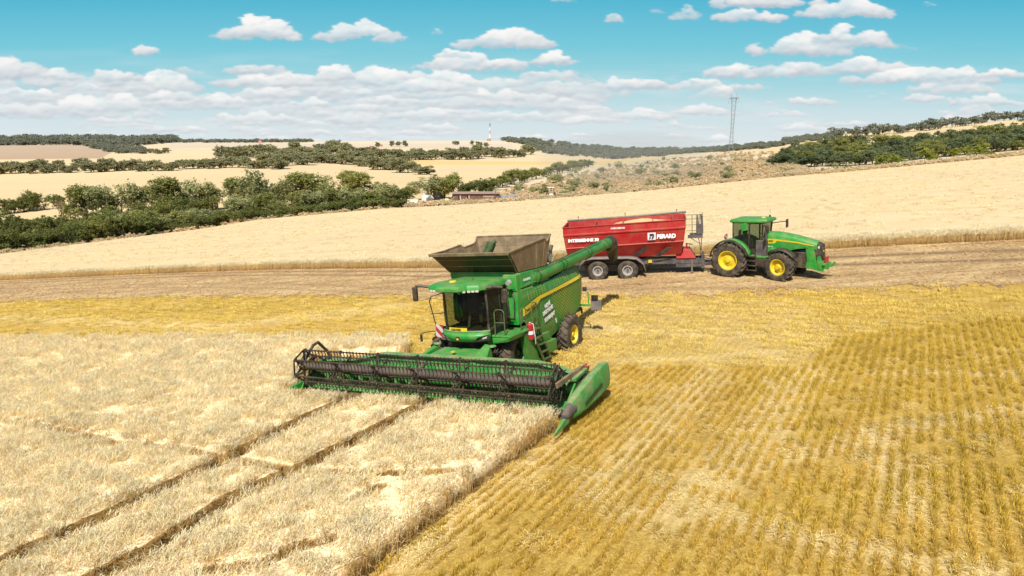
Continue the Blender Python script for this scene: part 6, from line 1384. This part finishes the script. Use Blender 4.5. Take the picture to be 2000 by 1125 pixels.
b = MB(); b.b2((L*.42, -.9, 0), (L/2+.5, -.02, Hh*.55)); b.build('porch', M['planks'], cbn)
p, mt_ = base(995, 393, R(4)); s = p[1]/F0
sh_ = empty('sheet_shelter', mt_); tag(sh_, 'low shelter with a pale blue sheet roof right of the wooden cabin', 'shelter')
b = MB(); b.hexa([(-18*s, 0, 7*s), (18*s, 0, 10*s), (18*s, 2.5, 11*s), (-18*s, 2.5, 8*s)], [(-18*s, 0, 8*s), (18*s, 0, 11*s), (18*s, 2.5, 12*s), (-18*s, 2.5, 9*s)]); b.build('roof', M['skyblue'], sh_)
b = MB(); b.b2((-17*s, .1, 0), (-15*s, 2.3, 7*s)); b.b2((8*s, .1, 0), (17*s, 2.3, 9*s)); b.build('wall', M['skyblue'], sh_)
for u, v, h_, w_ in ((968, 398, 30, .14), (1004, 391, 26, .10)):
    p, mt_ = base(u, v); s = p[1]/F0; b = MB(); b.cyl((0, 0, 0), (0, 0, h_*s), .07, .05, 8); b.box((0, 0, h_*s), (.3, .06, .06)); o = b.build('pole', M['planks'], None); o.matrix_world = mt_; tag(o, 'thin dark upright pole ' + ('in front of the right end of the cabin' if u < 990 else 'standing behind the pale blue shelter'), 'pole')
# tarpaulin heaps, tank, crate
def heap(u, v, w_, h_, label, seed):
    p, mt_ = base(u, v); s = p[1]/F0; r = random.Random(seed); b = MB(); rr = []
    for q, f in ((0, 1), (.35, 1.02), (.7, .85), (1, .45)): rr.append([(math.cos(a)*w_/2*s*f*r.uniform(.85, 1.1), math.sin(a)*1.2*f*r.uniform(.8, 1.1), q*h_*s*r.uniform(.9, 1.08)) for a in [k*2*math.pi/12 for k in range(12)]])
    b.loft(rr); o = b.build('tarpaulin_heap', M['tarp'], None, smooth=50); o.matrix_world = mt_; tag(o, label, 'tarpaulin')
heap(836, 391, 24, 13, 'crumpled white tarpaulin heap left of the wooden cabin, nearer the crate', 1)
heap(856, 388, 26, 12, 'grey-white tarpaulin heap behind the yellow-green tank', 5)
p, mt_ = base(806, 402); s = p[1]/F0; b = MB(); b.b2((-11*s, 0, 6*s), (11*s, 1.4, 12*s)); b.b2((-6*s, 0, 0), (9*s, 1.3, 6*s)); o = b.build('white_crate', M['cream'], None, bev=.03); o.matrix_world = mt_; tag(o, 'white box-shaped container in the dry grass at the left end of the yard', 'container')
b = MB(); b.b2((-6*s, -.02, 2*s), (2*s, 0, 7*s)); c_ = b.build('vent', M['greyd'], o)
p, mt_ = base(872, 400); s = p[1]/F0; b = MB(); b.cyl((0, .6, 0), (0, .6, 9*s), 7*s, 7*s, 18); b.cyl((0, .6, 9*s), (0, .6, 12*s), 7*s, 2.5*s, 18); o = b.build('water_tank', M['lime'], None, smooth=40); o.matrix_world = mt_; tag(o, 'pale yellow-green plastic water tank left of the cabin wall', 'tank')
# old tractor beyond the field
p, mt_ = base(1076, 389, R(0)); s = p[1]/F0
ot = empty('old_tractor', mt_); tag(ot, 'small old tractor seen from the front at the far field edge behind the trailer', 'tractor')
b = MB(); b.b2((-.45, -1.6, .7), (.45, .2, 1.3)); b.b2((-.4, -1.7, .6), (.4, -1.5, 1.2)); b.build('body', M['cream'], ot, bev=.05)
b = MB()
for sx in (-1, 1):
    for y_ in (-.1, 1.0): b.beam((sx*.7, y_, 1.3), (sx*.65, y_, 2.5), .08, .08)
b.b2((-.75, -.1, 1.1), (.75, 1.0, 1.3)); b.build('cab_frame', M['ink'], ot)
b = MB(); b.b2((-.85, -.3, 2.5), (.85, 1.15, 2.68)); b.build('roof', M['cream'], ot, bev=.05)
for sx in (-1, 1):
    b = MB(); b.cyl((sx*.95-.15, .7, .75), (sx*.95+.15, .7, .75), .75, n=22); b.build('rear_wheel', M['rubber'], ot); b = MB(); b.cyl((sx*.8-.1, -1.2, .45), (sx*.8+.1, -1.2, .45), .45, n=18); b.build('front_wheel', M['rubber'], ot)
b = MB(); b.b2((-1.1, -2.2, .3), (1.1, -2.0, .7)); b.build('front_bar', M['red'], ot)
p, mt_ = base(1030, 392); s = p[1]/F0; b = MB(); b.cyl((-.3, 0, .4), (-.1, 0, .4), .4, n=14); b.beam((-.2, 0, .5), (.9, .2, .7), .15, .2); b.cyl((.8, 0, .3), (.95, 0, .3), .3, n=12); b.box((.3, .1, 1.0), (.5, .3, .35)); o = b.build('motorcycle', M['greyd'], None); o.matrix_world = mt_; tag(o, 'small grey machine on wheels between shelter and old tractor', 'machine')
# fence posts along the field edge
def post(u, v, hp, label, group):
    p, mt_ = base(u, v); s = p[1]/F0; b = MB(); b.cyl((0, 0, -.2), (0, 0, hp*s), .07, .06, 6); o = b.build('fence_post', M['planks'], None); o.matrix_world = mt_; tag(o, label, 'post', group)
u = 672
while u < 900: post(u, bnd(u)-4, 11, 'weathered wooden post of the fence line left of the cabin', 'fence posts left of the cabin'); u += rnd.uniform(16, 26)
u = 905
while u < 1120: post(u, float(np.interp(u, [900, 1000, 1120], [380, 358, 335]))+2, 10, 'thin wooden post of the fence climbing the slope behind the cabin', 'fence posts up the slope'); u += rnd.uniform(13, 20)
for u in (1265, 1330, 1590, 1640, 1780): post(u, bnd(u)-4, 14, 'single thin post in the dry grass at the foot of the right hillside', 'posts below the hillside')
# electricity pylon
p, mt_ = base(1427, 299, R(-35)); s = p[1]/F0
py = empty('electricity_pylon', mt_); tag(py, 'tall grey lattice electricity pylon on the dry hillside', 'pylon'); Ht = 101*s; wb_ = 4.2*s; wt = 1.6*s
b = MB(); th = .5*s
def leg(z_): f = z_/Ht; return wb_+(2.2*s-wb_)*min(1, f/.42) if f < .42 else 2.2*s+(4.2*s-2.2*s)*(f-.42)/.58
nz = 12
for i in range(nz):
    z0_, z1_ = Ht*i/nz, Ht*(i+1)/nz; a, c = leg(z0_), leg(z1_)
    for sx, sy in ((-1, -1), (1, -1), (1, 1), (-1, 1)): b.beam((sx*a, sy*a*.6, z0_), (sx*c, sy*c*.6, z1_), th*.7, th*.7)
    for sy in (-1, 1): b.beam((-a, sy*a*.6, z0_), (c, sy*c*.6, z1_), th*.4, th*.4); b.beam((a, sy*a*.6, z0_), (-c, sy*c*.6, z1_), th*.4, th*.4)
    for sx in (-1, 1): b.beam((sx*a, -a*.6, z0_), (sx*c, c*.6, z1_), th*.4, th*.4)
b.build('lattice_mast', M['lattice'], py)
b = MB(); aw = 9.5*s
for z_ in (Ht, Ht+1.8*s):
    k = aw if z_ == Ht else aw*.75
    for sy in (-1, 1): b.beam((-k, sy*1.4*s, z_), (k, sy*1.4*s, z_), th*.8, th*.8)
for i in range(12): x_ = -aw*.75+i*aw*1.5/11; b.beam((x_, -1.4*s, Ht), (x_+aw*.06, 1.4*s, Ht+1.8*s), th*.5, th*.5); b.beam((x_, 1.4*s, Ht), (x_, 1.4*s, Ht+1.8*s), th*.5, th*.5)
for sx in (-1, 1): b.beam((sx*aw*.55, 0, Ht), (sx*aw*.5, 0, Ht+11*s), th*.6, th*.6); b.beam((sx*aw*.75, 0, Ht), (sx*aw*.5, 0, Ht+11*s), th*.4, th*.4)
b.build('crossarm', M['lattice'], py)
for x_ in (-aw*.97, -aw*.45, aw*.45, aw*.97):
    b = MB(); b.cyl((x_, 0, Ht), (x_, 0, Ht-9*s), .22*s, n=6); b.build('insulator', M['lattice'], py)
# red and white mast on the skyline
p, mt_ = base(957, 273); s = p[1]/F0
ms = empty('radio_mast', mt_); tag(ms, 'red and white striped radio mast on the skyline', 'mast')
for i, (z0_, z1_, w0_, w1_, m_) in enumerate(((0, 5, 3, 2.6, 'mast_red'), (5, 13, 2.6, 2.2, 'mast_white'), (13, 19, 2.2, 1.8, 'mast_red'), (19, 25, 1.8, 1.6, 'mast_white'), (25, 32, 1.6, 1.0, 'lattice'), (32, 38, .5, .3, 'lattice'))):
    b = MB(); b.cyl((0, 0, z0_*s), (0, 0, z1_*s), w0_*s*.5, w1_*s*.5, 8); b.build('mast_section', M[m_], ms)
b = MB(); b.cyl((0, 0, 30*s), (0, 0, 31.5*s), 1.8*s, n=12); b.build('antenna_ring', M['lattice'], ms)
for i, (u, v, w_, h_, lb) in enumerate(((740, 286, 12, 4.5, 'small red-roofed farm building among trees on the pale slope'), (954, 274, 6, 4, 'tiny dark red hut at the foot of the striped mast'), (726, 288, 8, 3.5, 'smaller reddish shed left of the red-roofed farm building'))):
    p, mt_ = base(u, v); s = p[1]/F0; hs_ = empty('farm_building', mt_); tag(hs_, lb, 'building')
    b = MB(); b.b2((-w_/2*s, 0, 0), (w_/2*s, 5*s, h_*.6*s)); b.build('wall', M['roof'], hs_); b = MB(); b.prism([(-.5*s, h_*.55*s), (5.5*s, h_*.55*s), (2.5*s, h_*s)], 0, -w_/2*s-.3*s, w_/2*s+.3*s); b.build('roof', M['mast_red'], hs_)
p, mt_ = base(508, 279.5); s = p[1]/F0; rh = empty('distant_harvester', mt_); tag(rh, 'tiny red harvester working on the far pale field near the skyline', 'harvester')
b = MB(); b.b2((-3*s, 0, 1*s), (3*s, 3*s, 4*s)); b.b2((-1.5*s, 0, 4*s), (1.5*s, 2*s, 5.5*s)); b.build('body', M['mast_red'], rh); b = MB(); b.b2((-4.5*s, -1*s, .2*s), (4.5*s, 0, 1.2*s)); b.build('header', M['mast_red'], rh)
